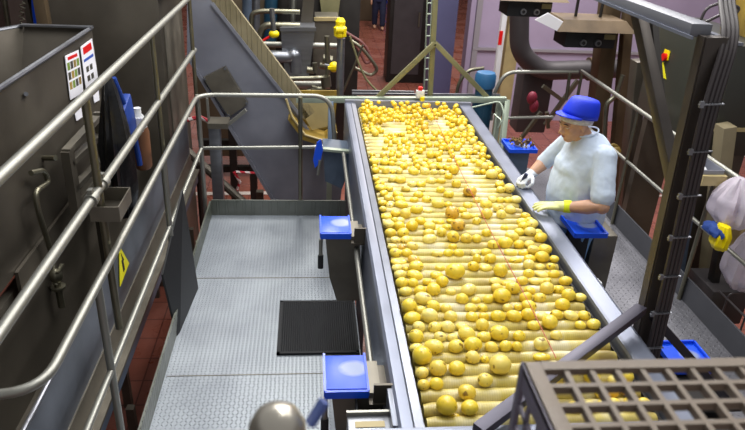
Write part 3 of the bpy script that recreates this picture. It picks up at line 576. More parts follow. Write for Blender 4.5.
qq=[AY(x,y,YI-.07) for x,y in ((222,68),(248,103),(231,118),(205,77))]
qq=[AY(x,y,YI-.07) for x,y in ((203,78),(225,67),(248,104),(229,117))]
obj('plate',MB().prism(qq,(0,.06,0)),'steel_w',jb)
for p_ in qq: obj('bolt',MB().tube([p_*.93+sum(qq,V((0,0,0)))/4*.07,p_*.93+sum(qq,V((0,0,0)))/4*.07-V((0,.012,0))],.012),'steel',jb)
# chute hopper yellow
ch=thing('feed_chute','yellow-stained plastic chute at the foot of the inclined conveyor','chute',AY(312,140,6.1)+V((0,0,-.2)))
r0=[AY(x,y,6.15) for x,y in ((288,100),(338,100),(338,110),(336,132),(325,141),(305,135),(293,118))]
obj('back_wall',MB().prism([p_+V((0,.32,0)) for p_ in r0],(0,.02,0)),'yrust',ch)
obj('bowl',MB().prism([AY(x,y,6.12) for x,y in ((291,117),(305,135),(325,141),(337,133),(337,138),(325,147),(303,140),(288,120))],(0,.3,0)),'yrust',ch)
obj('rim',MB().tube([AY(x,y,6.12) for x,y in ((286,99),(292,117),(305,135),(325,141),(337,132))],.012),'cream',ch)
obj('inner_plate',MB().prism([AY(x,y,6.3) for x,y in ((296,103),(334,103),(334,125),(312,130))],(0,.02,0)),'cream',ch)
# stand, brace, tape behind the platform
st=thing('tray_stand','grey post stand with a shallow tray on top behind the railing corner','stand',AY(217,205,5.9)*1)
a=AY(217,206,5.9); b=AY(217,126,5.9); obj('post',MB().box(((a.x+b.x)/2,5.9,(a.z+b.z)/2-.5),(.1,.1,b.z-a.z+1.0),None,.004),'steel',st)
a=AY(209,123,5.9); b=AY(229,123,5.9); obj('tray',MB().box(((a.x+b.x)/2,5.9,b.z),(b.x-a.x,.2,.05)),'steel_w',st); obj('bracket',MB().bar(AY(229,124,5.9),AY(246,110,5.9),.03,.03).bar(AY(209,122,5.9),AY(207,98,5.9),.02,.02),'tube',st)
solo('diagonal_pipe',MB().tube([AY(186,150,6.6),AY(252,210,6.4)],.045),'steel_d','thick grey diagonal pipe behind the platform corner','pipe')
mb=MB().tube([AY(x,y,7.4) for x,y in ((236,172),(255,173),(300,172))],.014,6).tube([AY(x,y,7.4) for x,y in ((234,172),(240,182),(236,192),(244,203))],.018,6)
solo('barrier_tape',mb,'tape','red and white barrier tape strung behind the inclined conveyor','tape')
solo('barrier_tape',MB().tube([AY(187,120,6.6),AY(200,117,6.6),AY(210,122,6.6)],.022,6),'tape','short end of red and white tape beside the tray stand','tape')
mf=thing('undercarriage','dark steel undercarriage behind the tray stand','frame',AY(235,200,8))
for x in (232,252,278): a=AY(x,130,8); obj('upright',MB().box((a.x,8,-.4),(.09,.09,1.6)),'dark',mf)
a=AY(200,140,8.2);b=AY(300,140,8.2); obj('crossbar',MB().box(((a.x+b.x)/2,8.1,a.z),(b.x-a.x,.08,.1)).box(((a.x+b.x)/2,8.1,a.z-.35),(b.x-a.x,.08,.08)),'dark',mf)
solo('floor_pipe',MB().tube([AZ(181,243,-1.14),AZ(203,242,-1.14)],.03).tube([AZ(181,247,-1.14),AZ(203,246,-1.14)],.03),'tube_o','pair of short steel pipes lying on the red floor beside the platform','pipe')
solo('stanchion',MB().tube([AZ(203,235,-1.2),AZ(203,235,-1.2)+V((0,0,1.0))],.03),'dark','thin dark upright beside the platform corner','post')
# ================================================================ TRAYS left of the table
def tray_station(c0,label,lab2,handle=True,group='blue trays along the left of the table'):
    x,y,z=c0; c0=V(c0)
    t=thing('blue_tray',label,'tray',(x,y,z-.02),group)
    obj('tray_plate',MB().box((x,y,z),(.165,.21,.018),None,.004),'smudge',t); t.children[-1].data.transform(Matrix.Translation((0,0,0)))
    obj('tray_lip',MB().box((x,y-.118,z-.008),(.175,.012,.034)).box((x-.086,y,z-.004),(.01,.235,.03)).box((x+.086,y,z-.004),(.01,.235,.03)),'blue',t)
    b=thing('waste_chute',lab2,'chute',(x,y,z-.5),'steel chutes under the blue trays')
    obj('chute_body',MB().loft([[(x-.06,y-.1,z-.02),(x+.14,y-.1,z-.02),(x+.14,y+.1,z-.02),(x-.06,y+.1,z-.02)],[(x-.03,y-.1,z-.3),(x+.16,y-.1,z-.3),(x+.16,y+.1,z-.3),(x-.03,y+.1,z-.3)],[(x+.02,y-.05,z-.5),(x+.17,y-.05,z-.5),(x+.17,y+.08,z-.5),(x+.02,y+.08,z-.5)]]),'steel_w',b,ang=15)
    obj('bracket',MB().box((x+.16,y-.02,z-.05),(.14,.24,.012)).box((x+.17,y-.13,z-.0),(.13,.012,.1)),'steel_d',b)
    if handle:
        h=thing('push_handle','black and steel handle rod beside the %s'%('near blue tray' if y<3 else 'middle blue tray'),'handle',(x-.085,y-.1,z-.3))
        obj('rod',MB().tube([(x-.085,y-.10,z-.04),(x-.085,y-.11,z-.17)],.012),'tube',h); obj('grip',MB().tube([(x-.085,y-.11,z-.14),(x-.085,y-.12,z-.22)],.017),'black',h)
tray_station((.165,3.47,.9),'blue tray with dried starch smears, middle one on the left side of the table','steel waste chute under the middle blue tray')
tray_station((.160,2.145,.9),'blue tray with dried starch smears, nearest the camera left of the table','steel waste chute under the nearest blue tray')
x,y=.20,5.0
t=thing('waste_chute','blue-painted steel chute box at the far left end of the table','chute',(.2,5.2,.3),'steel chutes under the blue trays')
pq=[AY(a_,b_,5.0) for a_,b_ in ((323,149),(354,152),(350,168),(342,189),(325,181))]
obj('chute_body',MB().prism(pq,(0,.25,0)),'bluegrey',t); obj('flange',MB().bar(pq[0],pq[1],.05,.02),'pale',t)
bp_=thing('blue_paddle','blue plastic paddle hanging upright at the far left tray bracket','paddle',AY(317,160,4.95))
obj('blade',MB().prism([AY(a_,b_,4.95) for a_,b_ in ((317,143),(321,140),(323,150),(320,163),(315,168),(313,160),(315,150))],(0,.025,0)),'blue',bp_); obj('handle',MB().tube([AY(320,160,4.95),AY(318,175,4.95)],.012),'tube',bp_)
solo('conduit_tube',MB().tube([(.285,4.9,.80),(.285,2.32,.80)],.014),'tube','long thin steel tube running along the left side of the table','tube')
nx=thing('switch_box','small white switch box with a pale slot near the blue tray','box',(.25,1.85,.7))
obj('box_body',MB().box((.235,1.83,.86),(.165,.1,.12),None,.006),'steel',nx); obj('slot',MB().box((.235,1.83,.921),(.11,.03,.004)),'cream',nx); obj('lid',MB().box((.235,1.885,.925),(.17,.012,.02)),'tube',nx)
solo('angle_bracket',MB().box((.322,1.88,.86),(.02,.2,.2),None,.003).box((.335,1.88,.77),(.03,.2,.012)),'railb','upright pale steel bracket between the switch box and the table rail','bracket')
solo('black_bin',MB().box((.255,2.05,.74),(.11,.26,.01)).box((.2,2.05,.79),(.008,.26,.12)).box((.31,2.05,.79),(.008,.26,.12)).box((.255,1.92,.79),(.11,.008,.12)).box((.255,2.18,.79),(.11,.008,.12)),'black','black catch bin between the near blue tray and the table','bin')
# ================================================================ TABLE END FRAME
YE=5.9
ef=thing('end_guard_frame','pale green-grey tubular crossbeam frame at the far end of the table','frame',(1.0,5.9,.6))
obj('crossbeam',MB().bar(AY(296,99.5,YE),AY(506,99.5,YE),.06,.05,(0,0,1),.004),'pale',ef)
obj('guard_post',MB().bar(AY(507,100,YE),AY(500,165,5.6),.05,.05,(0,1,0),.004),'pale',ef)
obj('guard_post',MB().bar(AY(331,99,YE),AY(330,150,5.7),.045,.045,(0,1,0),.004),'bluegrey',ef)
obj('wire_guard',MB().tube(fil([AY(440,107,5.85),AY(470,108,5.8),AY(500,101,5.8),AY(504,112,5.7),AY(498,150,5.6)],.05),.008).tube([AY(497,112,5.7),AY(492,150,5.6)],.008).tube(fil([AY(494,114,5.6),AY(502,121,5.5),AY(498,128,5.5)],.03),.007),'pale',ef)
obj('leg',MB().box(AY(331,100,5.93)+V((0,0,-1.05)),(.05,.05,2.1)),'pale',ef); obj('leg',MB().box(AY(500,100,6.0)+V((0,0,-1.05)),(.05,.05,2.1)),'pale',ef)
af=thing('a_frame','olive steel post with two sloping braces rising over the far end of the table','frame',AY(430,98,5.95))
obj('post',MB().bar(AY(437,-30,5.97),AY(430,97,5.97),.045,.04,(0,1,0),.003),'olive',af)
obj('brace',MB().bar(AY(435,43,5.93),AY(377,98,5.93),.045,.03,(0,1,0),.003),'olive',af)
obj('brace',MB().bar(AY(435,43,5.93),AY(487,97,5.93),.045,.03,(0,1,0),.003),'olive',af)
es=thing('emergency_stop','small grey switch box with a red stop button at the far end of the table','switch',AY(420,98,5.82))
c_=AY(420,94,5.82); obj('switch_box',MB().box(c_,(.075,.05,.07),None,.006),'white',es); obj('button',MB().lathe([(.02,0),(.022,.015),(.024,.02),(.024,.03),(.012,.036)],c_+V((0,0,.035)),14),'red',es); obj('yellow_base',MB().tube([c_+V((.02,-.03,-.06)),c_+V((.02,-.03,-.02))],.022),'yellow',es)
ld=thing('wire_ladder','thin wire cable ladder beside the olive post','ladder',AY(429,92,6.6))
obj('side_wire',MB().tube([AY(433,-20,6.6),AY(428,92,6.6)],.008,6).tube([AY(428,-20,6.6),AY(424,92,6.6)],.008,6),'pale',ld)
for i in range(9): yy=3+i*11; obj('rung',MB().tube([AY(427.6-.04*yy,yy,6.6),AY(432.2-.04*yy,yy,6.6)],.007,6),'pale',ld)
# blue motor
mo=thing('electric_motor','upright blue electric motor with ribbed body behind the far right corner of the table','motor',AY(487,150,6.4))
a=AY(478,138,6.4); b=AY(482,66,6.4); H=b.z-a.z
obj('motor_body',MB().lathe([(.09,0),(.095,.02),(.095,H*.45),(.088,H*.48),(.088,H*.8)],a,28),'teal',mo)
mb=MB()
for i in range(28):
    th=2*PI*i/28; mb.box(a+V((.093*math.cos(th),.093*math.sin(th),H*.35)),(.016,.006,H*.5),(0,0,th))
obj('cooling_fins',mb,'teal',mo); obj('fan_cover',MB().lathe([(.10,0),(.105,.02),(.105,.12),(.09,.15),(.04,.16)],a+V((0,0,H*.72)),28),mat('motor cap blue','#2c628f',.4),mo)
obj('terminal_box',MB().box(a+V((.17,-.02,H*.45)),(.1,.14,.14),None,.01),'duct',mo); obj('mount',MB().box(a+V((.05,.0,-.7)),(.3,.3,1.35)),'duct',mo)
# bent rails back right
rr_=thing('walkway_railing','steel tube railing along the right walkway, turning behind the worker','railing',(2.83,5,0))
XR=2.83; YB2=6.55
tl=AX(579,71,XR); 
obj('top_rail',MB().tube([(XR,1.6,1.1),(XR,6.58,1.1)],.019,12),'tube',rr_)
obj('top_rail_back',MB().tube(fil([AY(491,120,6.58),AY(492,98,6.58),AY(505,72,6.58),AY(578,72,6.58)],.12,8),.02,12),'tube',rr_)
obj('mid_rail',MB().tube([(XR,1.6,.63),(XR,6.5,.63)],.015,12),'tube',rr_)
obj('mid_rail_back',MB().tube([AY(506,118,6.5),AY(553,117,6.5)],.016,12),'tube',rr_)
for yy in (6.56,5.25,4.0,2.75): obj('post',MB().tube([(XR,yy,0),(XR,yy,1.1)],.016,12),'tube_o',rr_)
obj('post',MB().tube([AY(570,73,6.56),AY(566,100,6.56)],.018,12),'tube_o',rr_)
solo('bent_tube_rail',MB().tube(fil([V((AY(456,97,6.7).x,6.7,-1.2)),AY(456,97,6.7),AY(459,82,6.7),AY(468,70,6.7),AY(484,68,6.7)],.1,6),.019,12),'tube_o','short bent tube rail in front of the mauve wall left of the blue motor','railing')
# right walkway
wf=thing('right_walkway','grey checker-plate walkway on the right of the potato table','platform',(2.15,3.6,-1.2))
obj('deck',MB().box((2.18,3.6,-.015),(1.34,6.0,.03)),'deck2',wf); obj('kick_plate',MB().box((2.855,3.6,.08),(.015,6.0,.22)),mat('grey kick plate','#55565c',.5,.3,var=.2),wf)
for x in(1.6,2.8):
    for y in(1.5,3.6,5.9): obj('leg',MB().box((x,y,-.615),(.06,.06,1.17)),'steel_d',wf)
# ================================================================ DISPLAYS, DUCTS
def sensor_head(c0,label,wd,paper=False,gp='control heads hanging at the back'):
    c0=V(c0); t=thing('control_head',label,'control unit',c0,gp)
    obj('hood',MB().loft([[c0+V((sx*wd*.62,sy*.3,.10)) for sx,sy in((-1,-1),(1,-1),(1,1),(-1,1))],[c0+V((sx*wd*.5,sy*.2,.2)) for sx,sy in((-1,-1),(1,-1),(1,1),(-1,1))]]),'brownish',t,ang=15)
    obj('panel_box',MB().box(c0+V((0,.0,.01)),(wd*.8,.34,.17),None,.008),'black',t)
    for i in (-1,1): obj('knob',MB().tube([c0+V((i*wd*.12,-.17,-.02)),c0+V((i*wd*.12,-.2,-.02))],.032,16),'steel',t); obj('knob_centre',MB().tube([c0+V((i*wd*.12,-.2,-.02)),c0+V((i*wd*.12,-.207,-.02))],.018,16),'black',t)
    obj('display_window',MB().box(c0+V((wd*.3,-.172,.04)),(wd*.18,.01,.05)),'olive',t)
    for i in (-1,1): obj('hanger_rod',MB().tube([c0+V((i*wd*.2,0,.2)),c0+V((i*wd*.22,0,1.9))],.015,6),'dark',t)
    return t
c_=AY(584,37,6.6); sensor_head(c_,'dark control head with two round knobs under a sloping hood, nearer the right columns',.64)
c2=AY(525,7,7.2); sensor_head(c2,'dark control head at the top of the picture above the grey duct',.6)
solo('paper_sheet',MB().prism([AY(x,y,6.2) for x,y in ((535,20),(548,13),(563,22),(557,31))],(0,.004,.004)),'paper','white paper sheet lying on the left slope of the control hood','paper')
solo('ventilation_duct',MB().tube(fil([AY(520,-30,8.5),AY(519,52,8.5),AY(540,71,8.5),AY(600,69,8.5),AY(680,67,8.5)],.3,8),.125,20),'duct','thick dark grey duct that drops down and bends to the right before the mauve wall','duct')
solo('duct_collar',MB().tube([AY(588,69,8.5),AY(592,69,8.5)],.155,20),'brownish','brown flange collar around the horizontal grey duct','collar')
solo('junction_cabinet',MB().box(AY(531,100,8.8),(.42,.35,.85),None,.02),'duct','dark grey cabinet hanging below the bend of the duct','cabinet')
for i,(a,b,l) in enumerate((((560,92),(532,86),'front left'),((565,72),(528,140),'x'),)): pass
solo('steel_strut',MB().bar(AY(543,86,8),AY(562,100,8),.05,.05).bar(AY(578,80,8),AY(545,125,8),.05,.05),'tube_o','crossed steel struts behind the blue cap','strut')
solo('steel_strut',MB().bar(AY(541,112,7.8),AY(520,140,7.8),.05,.04).bar(AY(548,128,7.8),AY(547,112,7.8),.05,.04),'tube_o','sloping steel strut left of the worker head','strut')
def column(pa,pb,Y,wpx,m_,label,z_ext=0):
    a=AY(*pa,Y);b=AY(*pb,Y); wd=wpx*depth(b)/FPX
    return solo('steel_column',MB().bar(b,a,wd*.8,wd,(0,1,0),.006),m_,label,'column')
column((614,-30),(588,190),6.9,18,'brownish','weathered brown column right behind the worker')
column((632,-30),(611,200),6.7,10,'brownish','thinner brown column between the brown columns and the leaning brace')
column((640,60),(622,225),5.9,14,'steel_d','dark steel column behind the walkway railing and right of the worker')
solo('vertical_pipe',MB().tube(fil([AY(623,75,6.3),AY(616,96,6.3),AY(606,104,6.3),AY(604,150,6.3),AY(600,190,6.3)],.08),.025),'tube_o','bent rusty pipe between the brown columns','pipe')
solo('round_valve',MB().tube([AY(613+6*math.cos(i*PI/6),152+7*math.sin(i*PI/6),6.2) for i in range(12)],.02,8,closed=True).ell(AY(614,152,6.2),(.07,.07,.07)),'yrust','rusty round valve between the brown columns','valve')
solo('crimson_fitting',MB().ell(AY(532,98,8.3),(.07,.05,.09)).ell(AY(534,106,8.3),(.06,.05,.09)),mat('crimson fitting','#7c2438',.5),'crimson fitting hanging below the duct cabinet','fitting')
# ================================================================ PIPE CLUSTER (back left)
def pipe(name,pts,Y,r,label,m_='tube_o',fr=.08): return solo(name,MB().tube(fil([AY(x,y,Y) for x,y in pts],fr,6),r,12),m_,label,'pipe')
pipe('handrail_pipe',((250,45),(252,13),(262,11),(300,12)),8.2,.03,'upper horizontal pale pipe with a bent end behind the conveyor')
pipe('process_pipe',((254,44),(338,46)),7.9,.035,'long pale horizontal pipe across the middle of the pipe cluster','tube')
pipe('process_pipe',((262,56),(290,57),(295,54),(296,72)),7.7,.07,'thick light grey pipe with an elbow in the pipe cluster','steel')
pipe('process_pipe',((258,42),(263,25),(300,26)),8.0,.04,'pale pipe bending down under the upper pipe','tube_o')
pipe('process_pipe',((285,84),(330,85)),7.6,.05,'low fat pale pipe just above the back railing','tube')
pipe('process_pipe',((282,79),(328,78),(327,36)),7.5,.03,'pipe rising vertically at the right of the pipe cluster','tube_o')
pipe('process_pipe',((258,66),(283,76),(290,90)),7.6,.035,'short sloping pipe behind the cleated belt edge','steel')
pipe('vertical_pipe',((247,-10),(247,40)),8.6,.06,'blue-grey upright pipe close to the inclined conveyor','bluegrey')
pipe('vertical_pipe',((256,-10),(256,45)),8.8,.05,'pale upright pipe beside the blue-grey one','steel')
pipe('vertical_pipe',((272,-10),(270,40)),8.9,.09,'thick dark teal upright pipe in the cluster','teal')
pipe('vertical_pipe',((283,-10),(282,38)),8.9,.08,'thick dark upright pipe in the cluster','dark')
pipe('vertical_pipe',((294,-10),(293,26)),8.4,.03,'thin pale upright pipe in the cluster','tube')
tn=thing('grey_hopper','grey sheet-metal hopper box among the pipes','hopper',AY(300,80,7.6)+V((0,0,-.1)))
hq=[AY(x,y,7.75) for x,y in ((281,30),(315,30),(311,60),(308,82),(286,80),(282,50))]; obj('hopper_body',MB().prism(hq,(0,.5,0)),'steel',tn); obj('rim',MB().bar(AY(280,29,7.73),AY(316,29,7.73),.04,.04,(0,1,0)),'steel',tn)
tn=thing('grey_hopper','brownish-grey sheet-metal bin behind the yellow valves','hopper',AY(325,70,8.2)+V((0,0,-.1)))
hq=[AY(x,y,8.3) for x,y in ((315,19),(339,19),(338,60),(318,84),(313,60))]; obj('hopper_body',MB().prism(hq,(0,.5,0)),'steel_w',tn); obj('rim',MB().bar(AY(314,19,8.28),AY(340,19,8.28),.04,.04,(0,1,0)),'cream',tn)
tn=thing('sloping_chute','narrow dark steel chute dropping into the grey hopper','chute',AY(308,25,8.4)); obj('chute_body',MB().prism([AY(x,y,8.2) for x,y in ((305,-20),(316,-20),(312,29),(300,29))],(0,.3,0)),'steel_d',tn)
solo('cream_bin',MB().prism([AY(x,y,9) for x,y in ((318,-15),(342,-15),(338,17),(322,17))],(0,.5,0)),'olive','olive sloped box above the brownish bin','bin')
vp=thing('valve_post','grey upright pipe carrying two bright yellow valves','post',AY(340,96,6.6))
obj('pipe_post',MB().tube([AY(341,38,6.6),AY(339.5,98,6.6)],.04,14),'steel',vp)
for (x,y) in ((340,30),): obj('yellow_valve',MB().lathe([(.03,0),(.06,.02),(.065,.1),(.045,.12),(.05,.16),(.03,.19)],AY(x,y+8,6.55),14).tube([AY(x-4,y,6.5),AY(x+4,y,6.5)],.03),'yellow',vp)
vv=thing('yellow_valve','bright yellow valve knob left of the grey upright pipe','valve',AY(334,66,6.9)); c_=AY(334,67,6.9); obj('valve_body',MB().ell(c_,(.055,.05,.055)).tube([c_,c_+V((.1,0,.02))],.03).box(c_+V((0,-.04,0)),(.13,.02,.03)),'yellow',vv); obj('stem',MB().tube([c_,c_+V((-.1,0,.02))],.015),'steel',vv)
vv=thing('yellow_valve','yellow valve with red handle in the middle of the pipe cluster','valve',AY(274,34,7.7)); c_=AY(274,34,7.7); obj('valve_body',MB().ell(c_,(.06,.05,.045)),'yellow',vv); obj('handle',MB().tube([c_+V((-.05,0,-.03)),c_+V((-.16,0,-.1))],.014),'red',vv); obj('stem',MB().tube([c_,c_+V((-.02,0,.28))],.03),'steel',vv)
rg=random.Random(5)
for k in range(14):
    x0=rg.uniform(262,328); y0=rg.uniform(58,92)
    pipe('pipe_fitting',((x0,y0),(x0+rg.uniform(5,14),y0+rg.uniform(-2,2))) if k%2 else ((x0,y0),(x0+1,y0+rg.uniform(6,12))),rg.uniform(7.4,7.9),rg.uniform(.03,.06),['small flanged fitting half hidden in the dark pipe cluster'][0]).__setitem__('group','fittings in the pipe cluster')
solo('machine_block',MB().box(AY(290,50,9.4)+V((0,0,-.2)),(1.9,.5,2.2),None,.02),'dark','dark machine body behind the pipe cluster','machine')
solo('machine_block',MB().box(AY(235,30,9.3),(1.1,.5,3.5),None,.02),'brown','dim brown machine body behind the top of the inclined conveyor','machine')
solo('notice',MB().prism([AY(x,y,9.2) for x,y in ((340,3),(346,3),(346,14),(340,14))],(0,.01,0)),'paper','small white notice at the left of the corridor','notice')
solo('dark_column',colm(335,350,9.3,.3,yy=8),'duct','dark column at the left edge of the corridor','column')
# hanging hoses / twisted rails near corridor
solo('hose_loop',MB().tube(fil([AY(350,40,8.5),AY(362,48,8.5),AY(373,62,8.5),AY(378,70,8.5),AY(371,76,8.5),AY(355,68,8.5)],.15,8),.022),'tube_o','grey bent tube loop beside the corridor','hose')
solo('hose_loop',MB().tube(fil([AY(342,30,9),AY(365,44,9),AY(372,60,9),AY(366,64,9),AY(360,52,9),AY(352,40,9)],.15,8),.02),mat('reddish tube','#6b3f3c',.5),'reddish tube loop behind the grey loop','hose')
solo('thin_cable',MB().tube(fil([AY(350,36,7.5),AY(358,62,7.5),AY(366,80,7.5),AY(378,92,7.5)],.2,8),.012),'olive','thin olive cable sagging to the table end','cable')
solo('steel_strut',MB().tube([AY(363,45,8),AY(343,92,8)],.014),'tube_o','thin sloping rod at the corridor entrance','rod')
solo('cable_tray',MB().bar(AY(352,91.5,6.5),AY(414,92.5,6.5),.02,.03).bar(AY(352,94,6.4),AY(500,95,6.4),.02,.02),'steel','thin steel bars behind the far crossbeam','bar')
# ================================================================ RIGHT GANTRY
YG=2.4
gb=thing('gantry_post','tall dark steel post with bundled cables standing between table and walkway','post',V((1.62,2.4,0)))
tp=AY(717,26,YG); bt_=AY(640,357,YG); dv=(tp-bt_); foot=bt_-dv*((bt_.z)/dv.z); up=bt_+dv*((2.26-bt_.z)/dv.z)
obj('channel',MB().bar(foot,up,.045,.085,(1,0,0)).bar(foot+V((-.042,.01,0)),up+V((-.042,.01,0)),.05,.012,(1,0,0)).bar(foot+V((.045,.01,0)),up+V((.045,.01,0)),.05,.012,(1,0,0)),'gantry',gb)
obj('foot_plate',MB().box(foot+V((0,0,.006)),(.2,.16,.012)),'steel_d',gb)
for i,off in enumerate((-.018,.0,.018,.034)): obj('cable',MB().tube(fil([foot+V((off,-.07,.3)),foot+(up-foot)*.5+V((off,-.075,0)),up+V((off,-.08,-.25)),up+V((off+.05,-.02,.0)),up+V((off+.10,.15,.1)),up+V((off+.2,.4,.22))],.12,5),.0095,8),'cable',gb)
for i in range(8):
    c_=foot+(up-foot)*(.30+.085*i); obj('cable_tie',MB().bar(c_+V((-.055,-.088,-.002)),c_+V((.045,-.088,.004)),.004,.012,(0,1,0)).box(c_+V((-.045,-.09,.0)),(.016,.012,.024)),'steel',gb)
tb0=up+V((0,0,.02)); te=V((tp.x+.02,3.55,2.30)); te=AX(617,-9,tb0.x+.02)
gt=thing('gantry_beam','grey horizontal box beam on top of the cable post','beam',tb0)
obj('beam',MB().box((tb0.x-.04,(tb0.y+.03+3.6)/2,2.275),(.085,3.6-tb0.y-.03,.05),None,.006),mat('grey beam paint','#6e7078',.5,.2),gt)
obj('edge_trim',MB().box((tb0.x-.086,(tb0.y+3.5)/2,2.252),(.008,3.5-tb0.y,.012)),'rail',gt)
solo('gantry_brace',MB().bar(AX(637,6,1.56),AX(675,185,1.60),.06,.05,(1,0,0),.003),'gantry','dark brown leaning brace under the grey beam','brace')
solo('gantry_brace',MB().bar(AX(633,12,1.50)+V((.12,.05,0)),AX(645,110,1.50)+V((.1,.05,0)),.03,.03,(1,0,0)),'dark','thin dark rod behind the leaning brace','rod')
solo('angle_brace',MB().bar(AZ(478,431,1.02),AY(641,309,2.36),.05,.04,(0,0,1),.003),mat('grey violet steel','#4b4955',.42,.5),'purple-grey steel brace crossing over the near rollers to the cable post','brace')
solo('angle_brace',MB().bar(AY(649,312,2.40),AZ(724,396,.5),.05,.04,(0,0,1),.003),mat('dark violet steel','#38353c',.45,.5),'dark steel brace running down from the cable post to the walkway','brace')
# electrical cabinet
XC=3.0
ec=thing('electrical_cabinet','dark green-grey electrical cabinet with a yellow triangle sign','cabinet',(XC+.2,5.0,-.2))
zt=1.78; y1=AX(656,27,XC).y; y0=4.42
obj('cabinet_body',MB().box((XC+.2,(y0+y1)/2,1.42),(.4,y1-y0,.82),None,.006),mat('dark cabinet','#3a3b36',.4,.3,var=.2,vscale=3),ec)
ym=y0+.34
obj('door',MB().box((XC-.008,(ym+y1)/2,1.42),(.016,y1-ym-.03,.77),None,.004),mat('cabinet door','#41433c',.38,.3),ec); obj('door',MB().box((XC-.008,(ym+y0)/2,1.42),(.016,ym-y0-.03,.77),None,.004),mat('cabinet door 2','#454636',.38,.3),ec)
obj('top_trim',MB().box((XC+.01,(y0+y1)/2,1.842),(.05,y1-y0,.02)),'railb',ec)
for yy,z in ((ym+.04,1.65),(ym-.05,1.65),(ym+.04,1.22),(ym-.05,1.22)): obj('hinge',MB().box((XC-.024,yy,z),(.02,.04,.06),None,.004),'steel',ec)
for z in (1,): 
    obj('stand',MB().box((XC+.2,y0+.1,-.1),(.3,.08,2.2)).box((XC+.2,y1-.1,-.1),(.3,.08,2.2)),'steel_d',ec)
a=AX(665,57,XC-.03); sw=obj('rotary_switch',MB().tube([a+V((.02,0,0)),a+V((-.02,0,0))],.032,16),'red',ec); obj('switch_plate',MB().box(a+V((.008,0,.02)),(.006,.09,.075)),'yellow',ec)
a=AX(661.5,70,XC-.02); obj('warning_triangle',MB().prism([a+V((0,-.11,-.05)),a+V((0,.10,-.05)),a+V((0,0,.07))],(-.003,0,0)),'safety',ec)
# brown box and right clutter
bb=thing('brown_machine_box','large brown sheet-metal box at the right edge behind the gantry','machine',(4.2,4.3,-1.2))
a=AX(706,130,3.35)
YB3=4.45
p0=AY(712,128,YB3); p1=AY(728,56,YB3)
obj('box_body',MB().box((p0.x+.75,YB3+.4,(p0.z+p1.z)/2+.02),(1.5,.8,p1.z-p0.z),None,.01),'brown',bb)
obj('bottom_flange',MB().box((p0.x+.75,YB3-.01,p0.z),(1.5,.05,.03)),'cream',bb)
obj('leg',MB().box((p0.x+.18,YB3+.25,(p0.z-1.2)/2),(.2,.2,p0.z+1.2)),'cream',bb); obj('leg',MB().box((p0.x+.75,YB3+.3,(p0.z-1.2)/2),(.12,.12,p0.z+1.2)),'cream',bb)
yb=thing('yellow_bin','yellow stained bin on top of the brown box','bin',AY(745,50,4.9)); a=AY(739,44,4.8); obj('bin_body',MB().box(a+V((.42,.1,.33)),(.84,.4,.7),None,.02),'yrust',yb)
solo('bent_wires',MB().tube(fil([AY(700,22,3.9),AY(706,8,3.9),AY(722,2,3.9),AY(742,8,3.9),AY(728,20,3.9),AY(720,34,3.9),AY(732,44,3.9)],.05),.009).tube(fil([AY(706,22,3.9),AY(722,14,3.9),AY(735,10,3.9)],.05),.009),'cable','looping black wires above the end of the gantry beam','wire')
column((702,125),(674,300),4.3,9,'bluegrey','blue-grey steel strut below the small open tray')
column((726,125),(706,290),4.35,15,'creamd','cream upright behind the plastic bag')
column((722,235),(706,320),4.1,9,'dark','dark leaning upright beside the cream upright')
tbx=thing('parts_tray','small grey open tray with a sponge fixed to the walkway railing','tray',AX(706,168,2.76))
a=AX(702,169,2.72); 
obj('tray_walls',MB().box(a+V((-.075,0,0)),(.006,.26,.09)).box(a+V((.075,0,0)),(.006,.26,.09)).box(a+V((0,-.13,0)),(.15,.006,.09)).box(a+V((0,.13,0)),(.15,.006,.09)).box(a+V((0,0,-.042)),(.15,.26,.006)),'slate',tbx)
obj('cream_front',MB().box(a+V((0,-.15,-.02)),(.17,.03,.07)),'cream',tbx)
solo('sponge',MB().ell(a+V((0,.02,-.01)),(.04,.06,.03)),'white','white rag lying in the small tray on the railing','rag')
a=AX(724,214,2.78); solo('plastic_bag',bagm(a+V((.03,-.02,-.06)),.12,.16,.33,8,.2),'bag','translucent white plastic bag hung on the walkway railing','bag')
a=AX(722,243,2.72); cl=bagm(a+V((-.02,0,-.04)),.05,.07,.17,4,.6); yc=solo('yellow_cloth',cl,'yellow','yellow cloth hanging under the plastic bag','cloth')
a=AX(718,230,2.70); solo('blue_cloth',bagm(a+V((-.03,0,-.03)),.045,.10,.07,14,.6),mat('dark blue cloth','#1f3f86',.8),'dark blue cloth bunched between the plastic bag and the yellow cloth','cloth')
solo('plastic_bag',bagm(AX(748,262,3.1)+V((0,0,-.2)),.13,.16,.4,9,.5),'bag','white plastic bag at the right edge below the first bag','bag')
wb_=thing('wire_cage','dark wire cage bin at the right edge beyond the walkway','cage',(3.2,3.4,-.6))
for i in range(6): obj('wire',MB().tube(fil([V((2.98,2.6+.22*i,-.5)),V((2.98,2.6+.22*i,.25)),V((3.5,2.6+.22*i,.25))],.05),.007,6),'cable',wb_)
for z in (-.3,-.05,.2): obj('wire',MB().tube([V((2.98,2.5,z)),V((2.98,3.8,z))],.008,6),'cable',wb_)
solo('cardboard_box',MB().box((3.3,3.3,-.4),(.5,.5,.7),None,.01),'cream','pale box inside the wire cage','box')
solo('dark_crate',MB().box(AX(700,285,3.05)+V((.15,0,-.1)),(.3,.35,.3),None,.01),'duct','dark grey box standing behind the walkway kick plate','box')
solo('barrier_tape',MB().tube([AX(705,302,2.93),AX(716,318,2.93),AX(728,330,2.93),AX(740,352,2.93)],.02,8),'tape','red and white striped tape along the right edge beyond the walkway','tape')
solo('white_rag',bagm(V((1.72,3.22,0.46)),.05,.06,.2,21,.6),'white','crumpled white cloth hanging beside the blue tray near the worker','rag')
